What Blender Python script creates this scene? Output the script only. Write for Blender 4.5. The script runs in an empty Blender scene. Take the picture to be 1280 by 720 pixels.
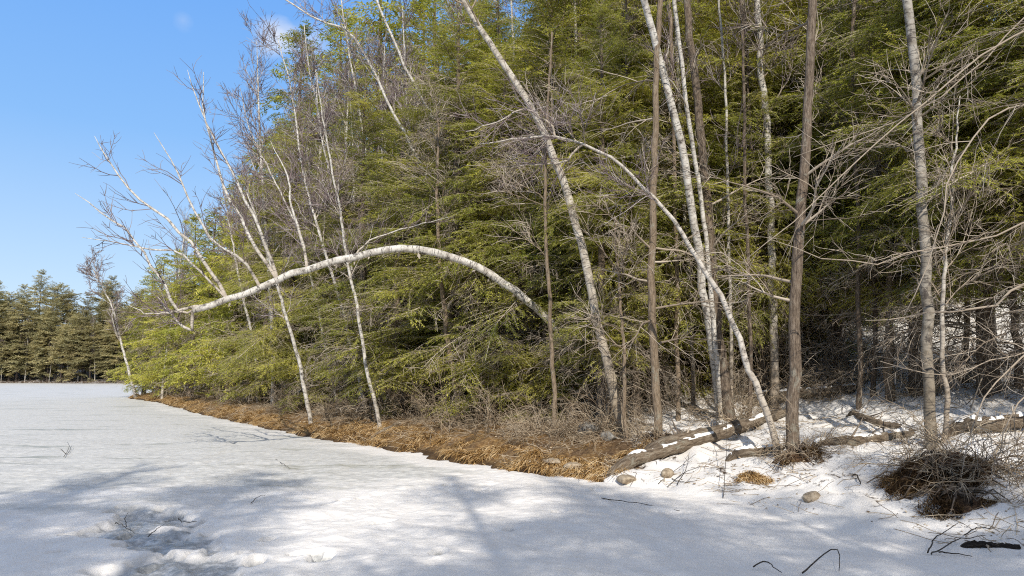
import bpy, bmesh, math
import numpy as np
from mathutils import Vector, Matrix

R = math.radians
C = bpy.context.scene.collection
scene = bpy.context.scene

# ------------------------------------------------------------------ camera maths
FPX, PITCH, CAMZ = 900.0, R(6.97), 1.6
cs, sn = math.cos(PITCH), math.sin(PITCH)

def ray(px, py):
    u = (px - 640) / FPX; v = (360 - py) / FPX
    return np.array([u, cs - v * sn, sn + v * cs])

def at(px, py, Y):
    d = ray(px, py)
    return d * (Y / d[1]) + np.array([0, 0, CAMZ])

# ------------------------------------------------------------------ numpy noise
def _hash(ix, iy, iz, seed):
    n = (ix * 374761393 + iy * 668265263 + iz * 2147483647 + seed * 1274126177) & 0xFFFFFFFF
    n = ((n ^ (n >> 13)) * 1274126177) & 0xFFFFFFFF
    n = n ^ (n >> 16)
    return (n & 0xFFFF) / 65535.0

def vnoise(x, y, seed=0):
    x = np.asarray(x, float); y = np.asarray(y, float)
    ix = np.floor(x).astype(np.int64); iy = np.floor(y).astype(np.int64)
    fx = x - ix; fy = y - iy
    fx = fx * fx * (3 - 2 * fx); fy = fy * fy * (3 - 2 * fy)
    a = _hash(ix, iy, 0, seed); b = _hash(ix + 1, iy, 0, seed)
    c = _hash(ix, iy + 1, 0, seed); d = _hash(ix + 1, iy + 1, 0, seed)
    return (a * (1 - fx) + b * fx) * (1 - fy) + (c * (1 - fx) + d * fx) * fy

def fbm(x, y, seed=0, oct=4):
    s = 0; a = 0.5; t = 0
    for k in range(oct):
        s = s + a * vnoise(x * 2 ** k, y * 2 ** k, seed + k * 17); t += a; a *= 0.5
    return s / t

def sstep(a, b, x):
    t = np.clip((x - a) / (b - a), 0, 1)
    return t * t * (3 - 2 * t)

# ------------------------------------------------------------------ shoreline / terrain
SHORE = np.array([(-400, -60), (-120, -40), (-40, -18), (-13, -8), (0, -4.6), (5.5, -3.4), (7.6, -1.4), (7.2, 1), (5.4, 4), (4.55, 6.2), (3.9, 7.3), (3.35, 8.2), (2.75, 9.5),
                  (2.1, 10.6), (1.5, 11.2), (0.8, 11.9), (0, 12.5), (-1.3, 14.4), (-3, 16.7), (-5.1, 19), (-8.5, 24), (-13.9, 32),
                  (-21, 43.6), (-28, 53), (-28.5, 58), (-27, 68), (-40, 95), (-62, 135), (-82, 156), (-110, 163),
                  (-160, 160), (-320, 150)], float)
LAKE = np.vstack([SHORE, [(-600, 120), (-600, -60)]])

def shore_dist(x, y):
    x = np.asarray(x, float); y = np.asarray(y, float)
    best = np.full(x.shape, 1e9)
    for i in range(len(SHORE) - 1):
        ax, ay = SHORE[i]; bx, by = SHORE[i + 1]
        dx, dy = bx - ax, by - ay
        t = np.clip(((x - ax) * dx + (y - ay) * dy) / (dx * dx + dy * dy), 0, 1)
        best = np.minimum(best, np.hypot(x - ax - t * dx, y - ay - t * dy))
    inside = np.zeros(x.shape, bool)
    n = len(LAKE)
    for i in range(n):
        ax, ay = LAKE[i]; bx, by = LAKE[(i + 1) % n]
        if ay == by: continue
        cond = (ay > y) != (by > y)
        inside ^= cond & (x < (bx - ax) * (y - ay) / (by - ay) + ax)
    return np.where(inside, -best, best)

DT = [0, .15, .5, 1, 2, 4, 8, 15, 30, 60, 120, 300]
ZL = [0, .10, .24, .37, .52, .72, 1.1, 2.0, 5.0, 10, 15, 22]
DTR = [0, .15, .5, 1, 2, 4, 7, 10, 14, 30, 60, 120, 300]
ZR = [0, .04, .13, .25, .46, .8, 1.45, 2.2, 3.5, 7.8, 11, 16, 22]

def ground_z(x, y):
    x = np.asarray(x, float); y = np.asarray(y, float)
    d = shore_dist(x, y) + (fbm(x * .9, y * .9, 5) - .5) * .6 + (fbm(x * 3.1, y * 3.1, 6) - .5) * .3
    w = sstep(3.2, .6, x)
    z = np.interp(d, DT, ZL) * w + np.interp(d, DTR, ZR) * (1 - w)
    z = z + (fbm(x * 1.3, y * 1.3, 9) - .5) * .28 * sstep(.2, 2.5, d) + (fbm(x * 4, y * 4, 31) - .5) * .2 * sstep(.05, .7, d)
    return np.where(d > 0, z, np.maximum(-.6, d * .5))

def gz(x, y): return float(ground_z(np.array([x]), np.array([y]))[0])

def ground_at(px, py):
    d = ray(px, py)
    Y = np.arange(3, 120, .03)
    P = d[None] * (Y / d[1])[:, None]
    z = np.maximum(ground_z(P[:, 0], P[:, 1]), 0)
    h = np.nonzero(P[:, 2] + CAMZ < z)[0]
    i = h[0] if len(h) else len(Y) - 1
    return np.array([P[i, 0], P[i, 1], z[i]])

# ------------------------------------------------------------------ mesh helpers
def mesh_from(name, V, F, attrs=None, smooth=True):
    V = np.ascontiguousarray(V, np.float32); F = np.ascontiguousarray(F, np.int32)
    me = bpy.data.meshes.new(name)
    k = F.shape[1]
    me.vertices.add(len(V)); me.vertices.foreach_set('co', V.ravel())
    me.loops.add(F.size); me.loops.foreach_set('vertex_index', F.ravel())
    me.polygons.add(len(F))
    me.polygons.foreach_set('loop_start', np.arange(0, F.size, k, dtype=np.int32))
    if smooth: me.polygons.foreach_set('use_smooth', np.ones(len(F), bool))
    for an, (typ, arr) in (attrs or {}).items():
        a = me.attributes.new(an, typ, 'POINT')
        a.data.foreach_set('vector' if typ == 'FLOAT_VECTOR' else 'value', np.ascontiguousarray(arr, np.float32).ravel())
    me.update(calc_edges=True)
    return me

def obj(name, me, mat, parent=None):
    o = bpy.data.objects.new(name, me); C.objects.link(o)
    if not me.materials: me.materials.append(mat)
    if parent is not None: o.parent = parent
    return o

def tag(o, label, cat, group=None):
    o['label'] = label; o['category'] = cat
    if group: o['group'] = group
    return o

def thing(name, label, cat, loc=(0, 0, 0), group=None, rz=0, s=1):
    o = bpy.data.objects.new(name, None); C.objects.link(o)
    o.location = loc; o.rotation_euler = (0, 0, rz); o.scale = (s, s, s); o.empty_display_size = .2
    return tag(o, label, cat, group)

def dup(root, loc, rz=0, s=1, label=None, group=None, tilt=(0, 0)):
    r = root.copy(); C.objects.link(r)
    r.location = loc; r.rotation_euler = (tilt[0], tilt[1], rz); r.scale = (s, s, s)
    if label: r['label'] = label
    if group: r['group'] = group
    for ch in root.children:
        c = ch.copy(); C.objects.link(c); c.parent = r
        for g in ch.children:
            q = g.copy(); C.objects.link(q); q.parent = c
    return r

def norm(a): return a / np.maximum(np.linalg.norm(a, axis=-1, keepdims=True), 1e-9)

def smooth_path(P, n):
    """Catmull-Rom resample of a polyline (k,3 or k,m) to n points"""
    P = np.asarray(P, float); k = len(P)
    if k == 2: 
        t = np.linspace(0, 1, n)[:, None]; return P[0] * (1 - t) + P[1] * t
    Q = np.vstack([2 * P[0] - P[1], P, 2 * P[-1] - P[-2]])
    L = np.r_[0, np.cumsum(np.linalg.norm(np.diff(P[:, :3], axis=0), axis=1))]
    s = np.interp(np.linspace(0, L[-1], n), L, np.arange(k))
    i = np.minimum(s.astype(int), k - 2); t = (s - i)[:, None]
    p0, p1, p2, p3 = Q[i], Q[i + 1], Q[i + 2], Q[i + 3]
    return .5 * (2 * p1 + (p2 - p0) * t + (2 * p0 - 5 * p1 + 4 * p2 - p3) * t ** 2 + (3 * p1 - p0 - 3 * p2 + p3) * t ** 3)

class MB:
    """collects tubes and leaf quads into one mesh with a 'bark' vector (ring x, ring y, length)"""
    def __init__(s): s.V = []; s.F = []; s.B = []; s.n = 0
    def add(s, V, F, B):
        s.V.append(V); s.F.append(F + s.n); s.B.append(B); s.n += len(V)
    def tube(s, P, r, sides=10, rough=0.0, rng=None, cap=True, v0=0.0):
        P = np.asarray(P, float); n = len(P); r = np.broadcast_to(np.asarray(r, float), (n,)).copy()
        T = norm(np.gradient(P, axis=0))
        a = np.cross(T[0], [0.3, 1, 0.2] if abs(T[0][1]) < .9 else [1, 0, 0]); a /= np.linalg.norm(a)
        A = np.empty((n, 3))
        for i in range(n):
            a = a - T[i] * a.dot(T[i]); a /= np.linalg.norm(a); A[i] = a
        Bv = np.cross(T, A)
        th = np.linspace(0, 2 * np.pi, sides, endpoint=False)
        rr = np.repeat(r[:, None], sides, 1)
        if rough and rng is not None:
            nz = rng.normal(0, 1, (n, sides)); nz = (nz + np.roll(nz, 1, 0) + np.roll(nz, 1, 1)) / 2
            rr = rr * (1 + rough * nz)
        V = P[:, None] + rr[..., None] * (A[:, None] * np.cos(th)[None, :, None] + Bv[:, None] * np.sin(th)[None, :, None])
        L = v0 + np.r_[0, np.cumsum(np.linalg.norm(np.diff(P, axis=0), axis=1))]
        B = np.stack([r[:, None] * np.cos(th)[None], r[:, None] * np.sin(th)[None], np.repeat(L[:, None], sides, 1)], -1)
        i = np.arange(n - 1)[:, None] * sides; j = np.arange(sides)[None]; j2 = (j + 1) % sides
        F = np.stack([i + j, i + j2, i + sides + j2, i + sides + j], -1).reshape(-1, 4)
        V = V.reshape(-1, 3); B = B.reshape(-1, 3)
        if cap:
            for ring, p in ((0, P[0] - T[0] * r[0] * .15), (n - 1, P[-1] + T[-1] * r[-1] * .3)):
                c = len(V); V = np.vstack([V, p]); B = np.vstack([B, [0, 0, L[ring and -1]]])
                k = ring * sides + np.arange(0, sides, 2)
                F = np.vstack([F, np.stack([k, ring * sides + (k - ring * sides + 1) % sides, ring * sides + (k - ring * sides + 2) % sides, np.full(len(k), c)], -1)])
        s.add(V, F, B)
    def twigs(s, P, r, sides=3):
        """P (M,K,3), r (M,K): many thin tubes at once"""
        M, K = P.shape[:2]
        if M == 0: return
        T = norm(np.gradient(P, axis=1))
        ref = np.where(np.abs(T[..., 2:3]) > .8, np.array([1., .1, 0]), np.array([0, .1, 1.]))
        A = norm(np.cross(T, ref)); Bv = np.cross(T, A)
        th = np.linspace(0, 2 * np.pi, sides, endpoint=False)
        V = P[:, :, None] + r[:, :, None, None] * (A[:, :, None] * np.cos(th)[:, None] + Bv[:, :, None] * np.sin(th)[:, None])
        L = np.zeros((M, K)); L[:, 1:] = np.cumsum(np.linalg.norm(np.diff(P, axis=1), axis=2), axis=1)
        B = np.stack([r[:, :, None] * np.cos(th), r[:, :, None] * np.sin(th), np.repeat(L[:, :, None], sides, 2)], -1)
        m = np.arange(M)[:, None, None] * (K * sides); i = np.arange(K - 1)[None, :, None] * sides; j = np.arange(sides)[None, None]
        j2 = (j + 1) % sides
        F = np.stack([m + i + j, m + i + j2, m + i + sides + j2, m + i + sides + j], -1).reshape(-1, 4)
        s.add(V.reshape(-1, 3), F, B.reshape(-1, 3))
    def leaves(s, base, d, side, ln, wd, drop):
        """diamond leaves: base (N,3), dir d, side vector, length, width"""
        N = len(base)
        mid = base + d * (ln * .5)[:, None]
        tip = base + d * ln[:, None]; tip[:, 2] -= drop
        w = side * (wd * .5)[:, None]
        V = np.stack([base, mid + w, tip, mid - w], 1).reshape(-1, 3)
        F = np.arange(N * 4).reshape(-1, 4)
        s.add(V, F, np.repeat(np.stack([ln, wd, ln], -1), 4, 0))
    def mesh(s, name, off=None, smooth=True):
        V = np.vstack(s.V); 
        if off is not None: V = V - np.asarray(off)
        return mesh_from(name, V, np.vstack(s.F), {'bark': ('FLOAT_VECTOR', np.vstack(s.B))}, smooth)

def spawn(rng, P, r, per, ang, ln, K=5, s0=.15, s1=1.0, trop=0.0, jit=.18, rmul=.6, rtip=.002, rmax=9, flat=None, taper_len=.5):
    """children of the polylines P (M,K,3); per = number each; ln = (min,max) length"""
    M, KP = P.shape[:2]
    if M == 0: return P[:0], r[:0]
    cnt = per if np.ndim(per) else np.full(M, per)
    idx = np.repeat(np.arange(M), cnt.astype(int))
    N = len(idx)
    s = rng.uniform(s0, s1, N) * (KP - 1)
    i = np.minimum(s.astype(int), KP - 2); f = (s - i)[:, None]
    base = P[idx, i] * (1 - f) + P[idx, i + 1] * f
    t = norm(P[idx, i + 1] - P[idx, i])
    rb = r[idx, i] * (1 - f[:, 0]) + r[idx, i + 1] * f[:, 0]
    q = rng.normal(0, 1, (N, 3))
    if flat is not None: q[:, 2] *= flat
    q = norm(q - t * (q * t).sum(1, keepdims=True))
    a = R(1) * rng.uniform(ang[0], ang[1], N)[:, None]
    d = np.cos(a) * t + np.sin(a) * q
    L = rng.uniform(ln[0], ln[1], N) * (1 - taper_len * s / (KP - 1))
    out = np.empty((N, K, 3)); out[:, 0] = base
    step = (L / (K - 1))[:, None]
    for k in range(1, K):
        d = d + rng.normal(0, jit, (N, 3)); d[:, 2] += trop; d = norm(d)
        out[:, k] = out[:, k - 1] + d * step
    r0 = np.minimum(np.maximum(rb * rmul, rtip), rmax)
    rr = r0[:, None] * np.linspace(1, .0, K)[None] + rtip
    return out, rr

# ------------------------------------------------------------------ materials
class NT:
    def __init__(s, name):
        s.m = bpy.data.materials.new(name); s.m.use_nodes = True
        s.t = s.m.node_tree; s.t.nodes.clear()
    def n(s, typ, **kw):
        nd = s.t.nodes.new(typ)
        for k, v in kw.items():
            if k.startswith('i_'):
                key = k[2:]; key = int(key) if key.isdigit() else key.replace('_', ' ')
                nd.inputs[key].default_value = v
            else: setattr(nd, k, v)
        return nd
    def l(s, a, b): s.t.links.new(a, b)
    def ramp(s, fac, stops):
        r = s.n('ShaderNodeValToRGB'); cr = r.color_ramp
        while len(cr.elements) < len(stops): cr.elements.new(.5)
        for e, (p, c) in zip(cr.elements, stops):
            e.position = p; e.color = (*c, 1) if len(c) == 3 else c
        s.l(fac, r.inputs[0]); return r.outputs[0]
    def math(s, op, a, b=None, clamp=False):
        m = s.n('ShaderNodeMath', operation=op, use_clamp=clamp)
        for i, v in enumerate((a, b)):
            if v is None: continue
            if isinstance(v, (int, float)): m.inputs[i].default_value = v
            else: s.l(v, m.inputs[i])
        return m.outputs[0]
    def mix(s, fac, a, b, typ='MIX'):
        m = s.n('ShaderNodeMix', data_type='RGBA', blend_type=typ)
        for i, v in ((0, fac), (6, a), (7, b)):
            if isinstance(v, (int, float)): m.inputs[i].default_value = v
            elif isinstance(v, tuple): m.inputs[i].default_value = (*v, 1)
            else: s.l(v, m.inputs[i])
        return m.outputs[2]
    def noise(s, vec, scale, detail=4, rough=.6):
        nd = s.n('ShaderNodeTexNoise', i_Scale=scale, i_Detail=detail, i_Roughness=rough)
        if vec is not None: s.l(vec, nd.inputs['Vector'])
        return nd.outputs[0]
    def mapping(s, vec, scale, loc=(0, 0, 0)):
        m = s.n('ShaderNodeMapping'); m.inputs['Scale'].default_value = scale; m.inputs['Location'].default_value = loc
        s.l(vec, m.inputs[0]); return m.outputs[0]
    def bump(s, h, strength, dist):
        b = s.n('ShaderNodeBump', i_Strength=strength, i_Distance=dist); s.l(h, b.inputs['Height']); return b.outputs[0]
    def bsdf(s, col, rough=.9, nrm=None, spec=.2, **kw):
        b = s.n('ShaderNodeBsdfPrincipled'); b.inputs['Specular IOR Level'].default_value = spec
        for key, v in (('Base Color', col), ('Roughness', rough), ('Normal', nrm)):
            if v is None: continue
            if isinstance(v, tuple): b.inputs[key].default_value = (*v, 1)
            elif isinstance(v, (int, float)): b.inputs[key].default_value = v
            else: s.l(v, b.inputs[key])
        return b.outputs[0]
    def out(s, sh):
        o = s.n('ShaderNodeOutputMaterial'); s.l(sh, o.inputs[0]); return s.m

def bark_vec(t):
    return t.n('ShaderNodeAttribute', attribute_name='bark').outputs['Vector']

def mat_birch(name, white=(.62, .58, .51), tan=(.36, .28, .2), dark=(.05, .04, .035), tan_len=3.0):
    t = NT(name); b = bark_vec(t)
    sep = t.n('ShaderNodeSeparateXYZ'); t.l(b, sep.inputs[0])
    len_ = t.math('DIVIDE', sep.outputs[2], tan_len)
    n1 = t.noise(t.mapping(b, (3, 3, 1.2)), 1.5, 5)
    f = t.math('SUBTRACT', 1.25, t.math('ADD', len_, t.math('MULTIPLY', n1, .6)), True)
    base = t.mix(f, white, tan)
    pt = t.noise(b, 9, 5, .65)
    base = t.mix(t.ramp(pt, [(.42, (0, 0, 0)), (.66, (.8, .8, .8))]), base, tuple(c * .55 for c in tan))
    len2 = t.noise(t.mapping(b, (7, 7, 42)), 1.0, 3, .6)
    base = t.mix(t.ramp(len2, [(.56, (0, 0, 0)), (.64, (.8, .8, .8))]), base, dark)
    big = t.noise(t.mapping(b, (5, 5, 3.5), (3, 1, 7)), 1.0, 4, .7)
    base = t.mix(t.ramp(big, [(.57, (0, 0, 0)), (.65, (.8, .8, .8))]), base, dark)
    h = t.noise(t.mapping(b, (14, 14, 60)), 1, 4)
    return t.out(t.bsdf(base, .75, t.bump(h, .5, .01)))

def mat_bark(name, c1, c2, c3, vscale=(48, 48, 9)):
    t = NT(name); b = bark_vec(t)
    n = t.noise(t.mapping(b, vscale), 1, 6, .65)
    n2 = t.noise(b, 2.2, 4)
    col = t.ramp(n, [(.3, c1), (.5, c2), (.72, c3)])
    col = t.mix(t.math('MULTIPLY', n2, .5), col, c1)
    lich = t.noise(t.mapping(b, (6, 6, 4), (9, 2, 4)), 1, 5, .7)
    col = t.mix(t.ramp(lich, [(.58, (0, 0, 0)), (.66, (.45, .45, .45))]), col, (.34, .33, .26))
    return t.out(t.bsdf(col, .9, t.bump(n, 1.0, .04)))

def mat_twig(name, a, b_, c):
    t = NT(name)
    g = t.n('ShaderNodeNewGeometry')
    col = t.ramp(g.outputs['Random Per Island'], [(0, a), (.55, b_), (1, c)])
    return t.out(t.bsdf(col, .8))

def mat_foliage(name, dark, mid, lite, trans=.35, nscale=.9):
    t = NT(name)
    g = t.n('ShaderNodeNewGeometry'); oi = t.n('ShaderNodeObjectInfo'); tc = t.n('ShaderNodeTexCoord')
    n = t.noise(g.outputs['Position'], nscale, 3, .6)
    f = t.math('ADD', t.math('MULTIPLY', g.outputs['Random Per Island'], .4), t.math('SUBTRACT', t.math('MULTIPLY', n, 1.5), .33))
    f = t.math('ADD', f, t.math('MULTIPLY', t.math('SUBTRACT', oi.outputs['Random'], .5), .3))
    col = t.ramp(f, [(.28, dark), (.6, mid), (.95, lite)])
    big = t.noise(g.outputs['Position'], .4, 3, .6)
    col = t.mix(t.ramp(big, [(.42, (.55, .55, .55)), (.6, (0, 0, 0))]), col, (mid[0] * .5, mid[1] * .6, mid[2] * .7))
    # a few browned needles
    br = t.math('GREATER_THAN', g.outputs['Random Per Island'], .93)
    col = t.mix(t.math('MULTIPLY', br, .8), col, (.2, .13, .06))
    d = t.n('ShaderNodeBsdfDiffuse'); t.l(col, d.inputs[0])
    tr = t.n('ShaderNodeBsdfTranslucent'); t.l(t.mix(1.0, col, (1.0, 1.0, .55), 'MULTIPLY'), tr.inputs[0])
    mx = t.n('ShaderNodeMixShader', i_0=trans); t.l(d.outputs[0], mx.inputs[1]); t.l(tr.outputs[0], mx.inputs[2])
    return t.out(mx.outputs[0])

def mat_blade(name, a, b_, c, d_=None):
    t = NT(name); g = t.n('ShaderNodeNewGeometry')
    n = t.noise(g.outputs['Position'], 3.2, 5, .65)
    f = t.math('ADD', t.math('MULTIPLY', g.outputs['Random Per Island'], .6), t.math('SUBTRACT', t.math('MULTIPLY', n, 1.7), .62))
    col = t.ramp(f, [(.1, a), (.5, b_), (.9, c)])
    d = t.n('ShaderNodeBsdfDiffuse'); t.l(col, d.inputs[0])
    tr = t.n('ShaderNodeBsdfTranslucent'); t.l(col, tr.inputs[0])
    mx = t.n('ShaderNodeMixShader', i_0=.25); t.l(d.outputs[0], mx.inputs[1]); t.l(tr.outputs[0], mx.inputs[2])
    return t.out(mx.outputs[0])

M_BIRCH = mat_birch('birch_bark', (.52, .48, .41), (.3, .23, .16))
M_BIRCHW = mat_birch('white_birch_bark', (.6, .56, .49), (.42, .35, .27), (.05, .04, .035), 1.2)
M_BROWN = mat_bark('brown_bark', (.055, .038, .028), (.2, .15, .105), (.4, .32, .24))
M_TANB = mat_bark('tan_bark', (.1, .07, .045), (.28, .21, .14), (.42, .33, .24))
M_PINEB = mat_bark('pine_bark', (.03, .022, .018), (.07, .052, .04), (.13, .1, .08))
M_LOG = mat_bark('old_log_bark', (.05, .035, .025), (.2, .15, .1), (.4, .34, .26), (34, 34, 7))
M_TWB = mat_twig('birch_twigs', (.10, .07, .07), (.2, .15, .14), (.42, .37, .34))
M_TWD = mat_twig('dead_twigs', (.13, .1, .075), (.33, .265, .195), (.55, .47, .37))
M_TWS = mat_twig('shrub_twigs', (.14, .095, .06), (.36, .275, .18), (.6, .5, .36))
M_TWK = mat_twig('dark_twigs', (.03, .024, .02), (.06, .05, .04), (.16, .13, .1))
M_HEM = mat_foliage('hemlock_needles', (.16, .168, .04), (.53, .51, .098), (.82, .75, .19), .47)
M_HEMD = mat_foliage('back_hemlock_needles', (.16, .168, .04), (.53, .51, .098), (.82, .75, .19), .47)  # same colours as the other hemlock needles, meant for the back rows
M_PINE = mat_foliage('pine_needles', (.28, .23, .12), (.52, .45, .23), (.74, .64, .36), .3, .22)
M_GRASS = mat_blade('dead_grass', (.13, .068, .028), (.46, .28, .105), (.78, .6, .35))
M_TUFT = mat_blade('dark_dead_grass', (.035, .022, .013), (.1, .06, .03), (.27, .18, .09))

def mat_snow():
    t = NT('snow')
    g = t.n('ShaderNodeNewGeometry'); P = g.outputs['Position']
    n = t.noise(P, 5, 6, .6); n2 = t.noise(P, 60, 3)
    h = t.math('ADD', n, t.math('MULTIPLY', n2, .12))
    return t.out(t.bsdf((.87, .84, .79), .7, t.bump(h, .6, .05), .15))
M_SNOW = mat_snow()

def mat_terrain():
    t = NT('forest_floor')
    g = t.n('ShaderNodeNewGeometry'); P = g.outputs['Position']
    a = t.n('ShaderNodeAttribute', attribute_name='snow').outputs['Fac']
    gr = t.n('ShaderNodeAttribute', attribute_name='grassy').outputs['Fac']
    n = t.noise(P, 2.2, 6, .62); nf = t.noise(P, 14, 5, .65); nff = t.noise(P, 55, 4, .7)
    lit = t.ramp(nf, [(.3, (.035, .022, .013)), (.5, (.11, .07, .04)), (.72, (.25, .165, .09))])
    grass = t.ramp(nf, [(.3, (.13, .065, .022)), (.5, (.33, .19, .07)), (.72, (.5, .35, .16))])
    soil = t.mix(t.math('MULTIPLY', gr, t.ramp(n, [(.38, (.1, .1, .1)), (.58, (1, 1, 1))])), lit, grass)
    soil = t.mix(t.math('MULTIPLY', nff, .6), soil, (.05, .03, .018))
    sz = t.n('ShaderNodeSeparateXYZ'); t.l(P, sz.inputs[0])
    soil = t.mix(t.ramp(sz.outputs[2], [(.03, (.75, .75, .75)), (.12, (0, 0, 0))]), soil, (.035, .022, .014))
    f = t.math('ADD', a, t.math('MULTIPLY', t.math('SUBTRACT', n, .5), .9))
    f = t.math('ADD', f, t.math('MULTIPLY', t.math('SUBTRACT', nf, .5), .55))
    f = t.ramp(f, [(.47, (0, 0, 0)), (.56, (1, 1, 1))])
    dirt = t.ramp(t.noise(P, 38, 3, .8), [(.66, (0, 0, 0)), (.72, (.7, .7, .7))])
    snow = t.mix(dirt, (.74, .70, .645), (.32, .26, .19))
    col = t.mix(f, soil, snow)
    h = t.math('ADD', t.math('MULTIPLY', nf, .6), t.math('ADD', t.math('MULTIPLY', nff, .25), t.math('MULTIPLY', f, .6)))
    return t.out(t.bsdf(col, .85, t.bump(h, .5, .06), .12))
M_GROUND = mat_terrain()

def mat_ice():
    t = NT('snowy_ice')
    g = t.n('ShaderNodeNewGeometry'); P = g.outputs['Position']
    wet = t.n('ShaderNodeAttribute', attribute_name='wet').outputs['Fac']
    bare = t.n('ShaderNodeAttribute', attribute_name='bare').outputs['Fac']
    Ps = t.mapping(P, (.5, 1.4, 1))
    n = t.noise(Ps, .9, 6, .6); n2 = t.noise(P, 7, 5, .6); n3 = t.noise(P, 70, 3, .6)
    f = t.math('ADD', bare, t.math('MULTIPLY', t.math('SUBTRACT', n, .5), 1.3))
    f = t.ramp(f, [(.28, (0, 0, 0)), (.62, (1, 1, 1))])
    snow = t.mix(t.ramp(n2, [(.3, (.3, .3, .3)), (.6, (0, 0, 0))]), (.79, .745, .685), (.66, .63, .59))
    ice = t.ramp(n2, [(.25, (.42, .41, .375)), (.5, (.56, .54, .495)), (.8, (.69, .665, .61))])
    col = t.mix(f, snow, ice)
    fw = t.math('ADD', wet, t.math('MULTIPLY', t.math('SUBTRACT', n2, .5), .7))
    fw = t.ramp(fw, [(.35, (0, 0, 0)), (.7, (1, 1, 1))])
    slush = t.ramp(t.noise(P, 11, 5, .7), [(.3, (.2, .205, .2)), (.5, (.36, .36, .35)), (.72, (.72, .7, .66))])
    col = t.mix(fw, col, slush)
    # thin darker streaks, longer across the view than along it
    st = t.noise(t.mapping(P, (.35, 1.7, 1), (4, 2, 0)), .8, 4, .55)
    sm = t.math('MULTIPLY', t.ramp(st, [(.58, (0, 0, 0)), (.68, (.8, .8, .8))]), f)
    col = t.mix(sm, col, (.27, .265, .2))
    rough = t.math('SUBTRACT', .62, t.math('MULTIPLY', t.math('MAXIMUM', fw, sm), .25))
    n4 = t.noise(P, 24, 4, .65)
    h = t.math('ADD', t.math('MULTIPLY', n2, .7), t.math('ADD', t.math('MULTIPLY', n3, .03), t.math('MULTIPLY', n4, .25)))
    return t.out(t.bsdf(col, rough, t.bump(h, .55, .06), .2))
M_ICE = mat_ice()

def mat_rock(name, a, b_, c):
    t = NT(name); tc = t.n('ShaderNodeTexCoord'); P = tc.outputs['Object']
    n = t.noise(P, 14, 6, .65)
    return t.out(t.bsdf(t.ramp(n, [(.3, a), (.52, b_), (.75, c)]), .9, t.bump(n, .6, .02)))
M_ROCK = mat_rock('tan_stone', (.12, .09, .06), (.33, .26, .18), (.5, .42, .31))
M_ROCKG = mat_rock('grey_stone', (.09, .085, .075), (.2, .19, .17), (.36, .34, .3))

# ------------------------------------------------------------------ ground and ice sheets
def axis(segs):
    out = [segs[0][0]]
    for a, b, st in segs:
        n = max(1, int(round((b - a) / st)))
        out += list(np.linspace(a, b, n + 1)[1:])
    return np.array(out)

def geo(a, b, s0, g):
    out = [a]; s = s0
    while out[-1] < b: out.append(out[-1] + s); s *= g
    return np.array(out[1:])

def sheet(xs, ys):
    X, Y = np.meshgrid(xs, ys); nx, ny = len(xs), len(ys)
    i = np.arange(ny - 1)[:, None] * nx; j = np.arange(nx - 1)[None]
    F = np.stack([i + j, i + j + 1, i + nx + j + 1, i + nx + j], -1).reshape(-1, 4)
    return X.ravel(), Y.ravel(), F

xs = np.r_[-geo(9, 900, .3, 1.07)[::-1], axis([(-9, 9.5, .085)]), geo(9.5, 900, .2, 1.08)]
ys = np.r_[-geo(-3, 400, .5, 1.12)[::-1], axis([(-3, 5, .3), (5, 22, .085)]), geo(22, 1200, .15, 1.05)]
X, Y, F = sheet(xs, ys)
Z = ground_z(X, Y); D = shore_dist(X, Y)
right = sstep(.3, 2.4, X - .12 * (Y - 11))
sn_ = .2 + .48 * right
sn_ = sn_ - .30 * sstep(9, 30, D) * right + .1 * (1 - right) * sstep(4, 12, D)
sn_ = np.where((D < .5) & (right > .5), .95, sn_)
grassy = (1 - right) * sstep(3.2, 1.0, D)
sn_ = sn_ - grassy * .6
sn_ = np.where(Y > 90, .45, sn_); grassy = np.where(Y > 90, 0, grassy)
ground = obj('ground', mesh_from('ground', np.stack([X, Y, Z], -1), F,
             {'snow': ('FLOAT', sn_), 'grassy': ('FLOAT', grassy)}), M_GROUND)
ground['kind'] = 'structure'

# ice: footprints and a slushy trench are pressed into the sheet
xs = np.r_[-geo(6.5, 900, .06, 1.06)[::-1], axis([(-6.5, 5, .03)]), geo(5, 60, .06, 1.15)]
ys = np.r_[-geo(-4.6, 400, .12, 1.2)[::-1], axis([(4.6, 12.5, .03)]), geo(12.5, 1000, .05, 1.05)]
X, Y, F = sheet(xs, ys)
Z = (fbm(X * .8, Y * .8, 41) - .5) * .07 + (fbm(X * 3.2, Y * 3.2, 43) - .5) * .06 + (fbm(X * 9, Y * 9, 45) - .5) * .022
Z = Z * sstep(60, 15, np.hypot(X, Y)); trod = np.zeros(X.shape)
def pix_xy(px, py):
    d = ray(px, py); k = -CAMZ / d[2]; return d[0] * k, d[1] * k
FEET = [(222, 640, 30), (268, 684, 34), (385, 690, -20), (402, 694, 25), (480, 652, 10), (318, 700, 40), (430, 625, 15),
        (415, 630, -25), (600, 612, 5), (560, 608, 20), (160, 662, 40), (335, 672, 20), (640, 660, 10), (700, 640, -10), (548, 690, 30),
        (190, 702, 10), (455, 622, 10), (745, 612, 30), (820, 640, 0)]
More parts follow.
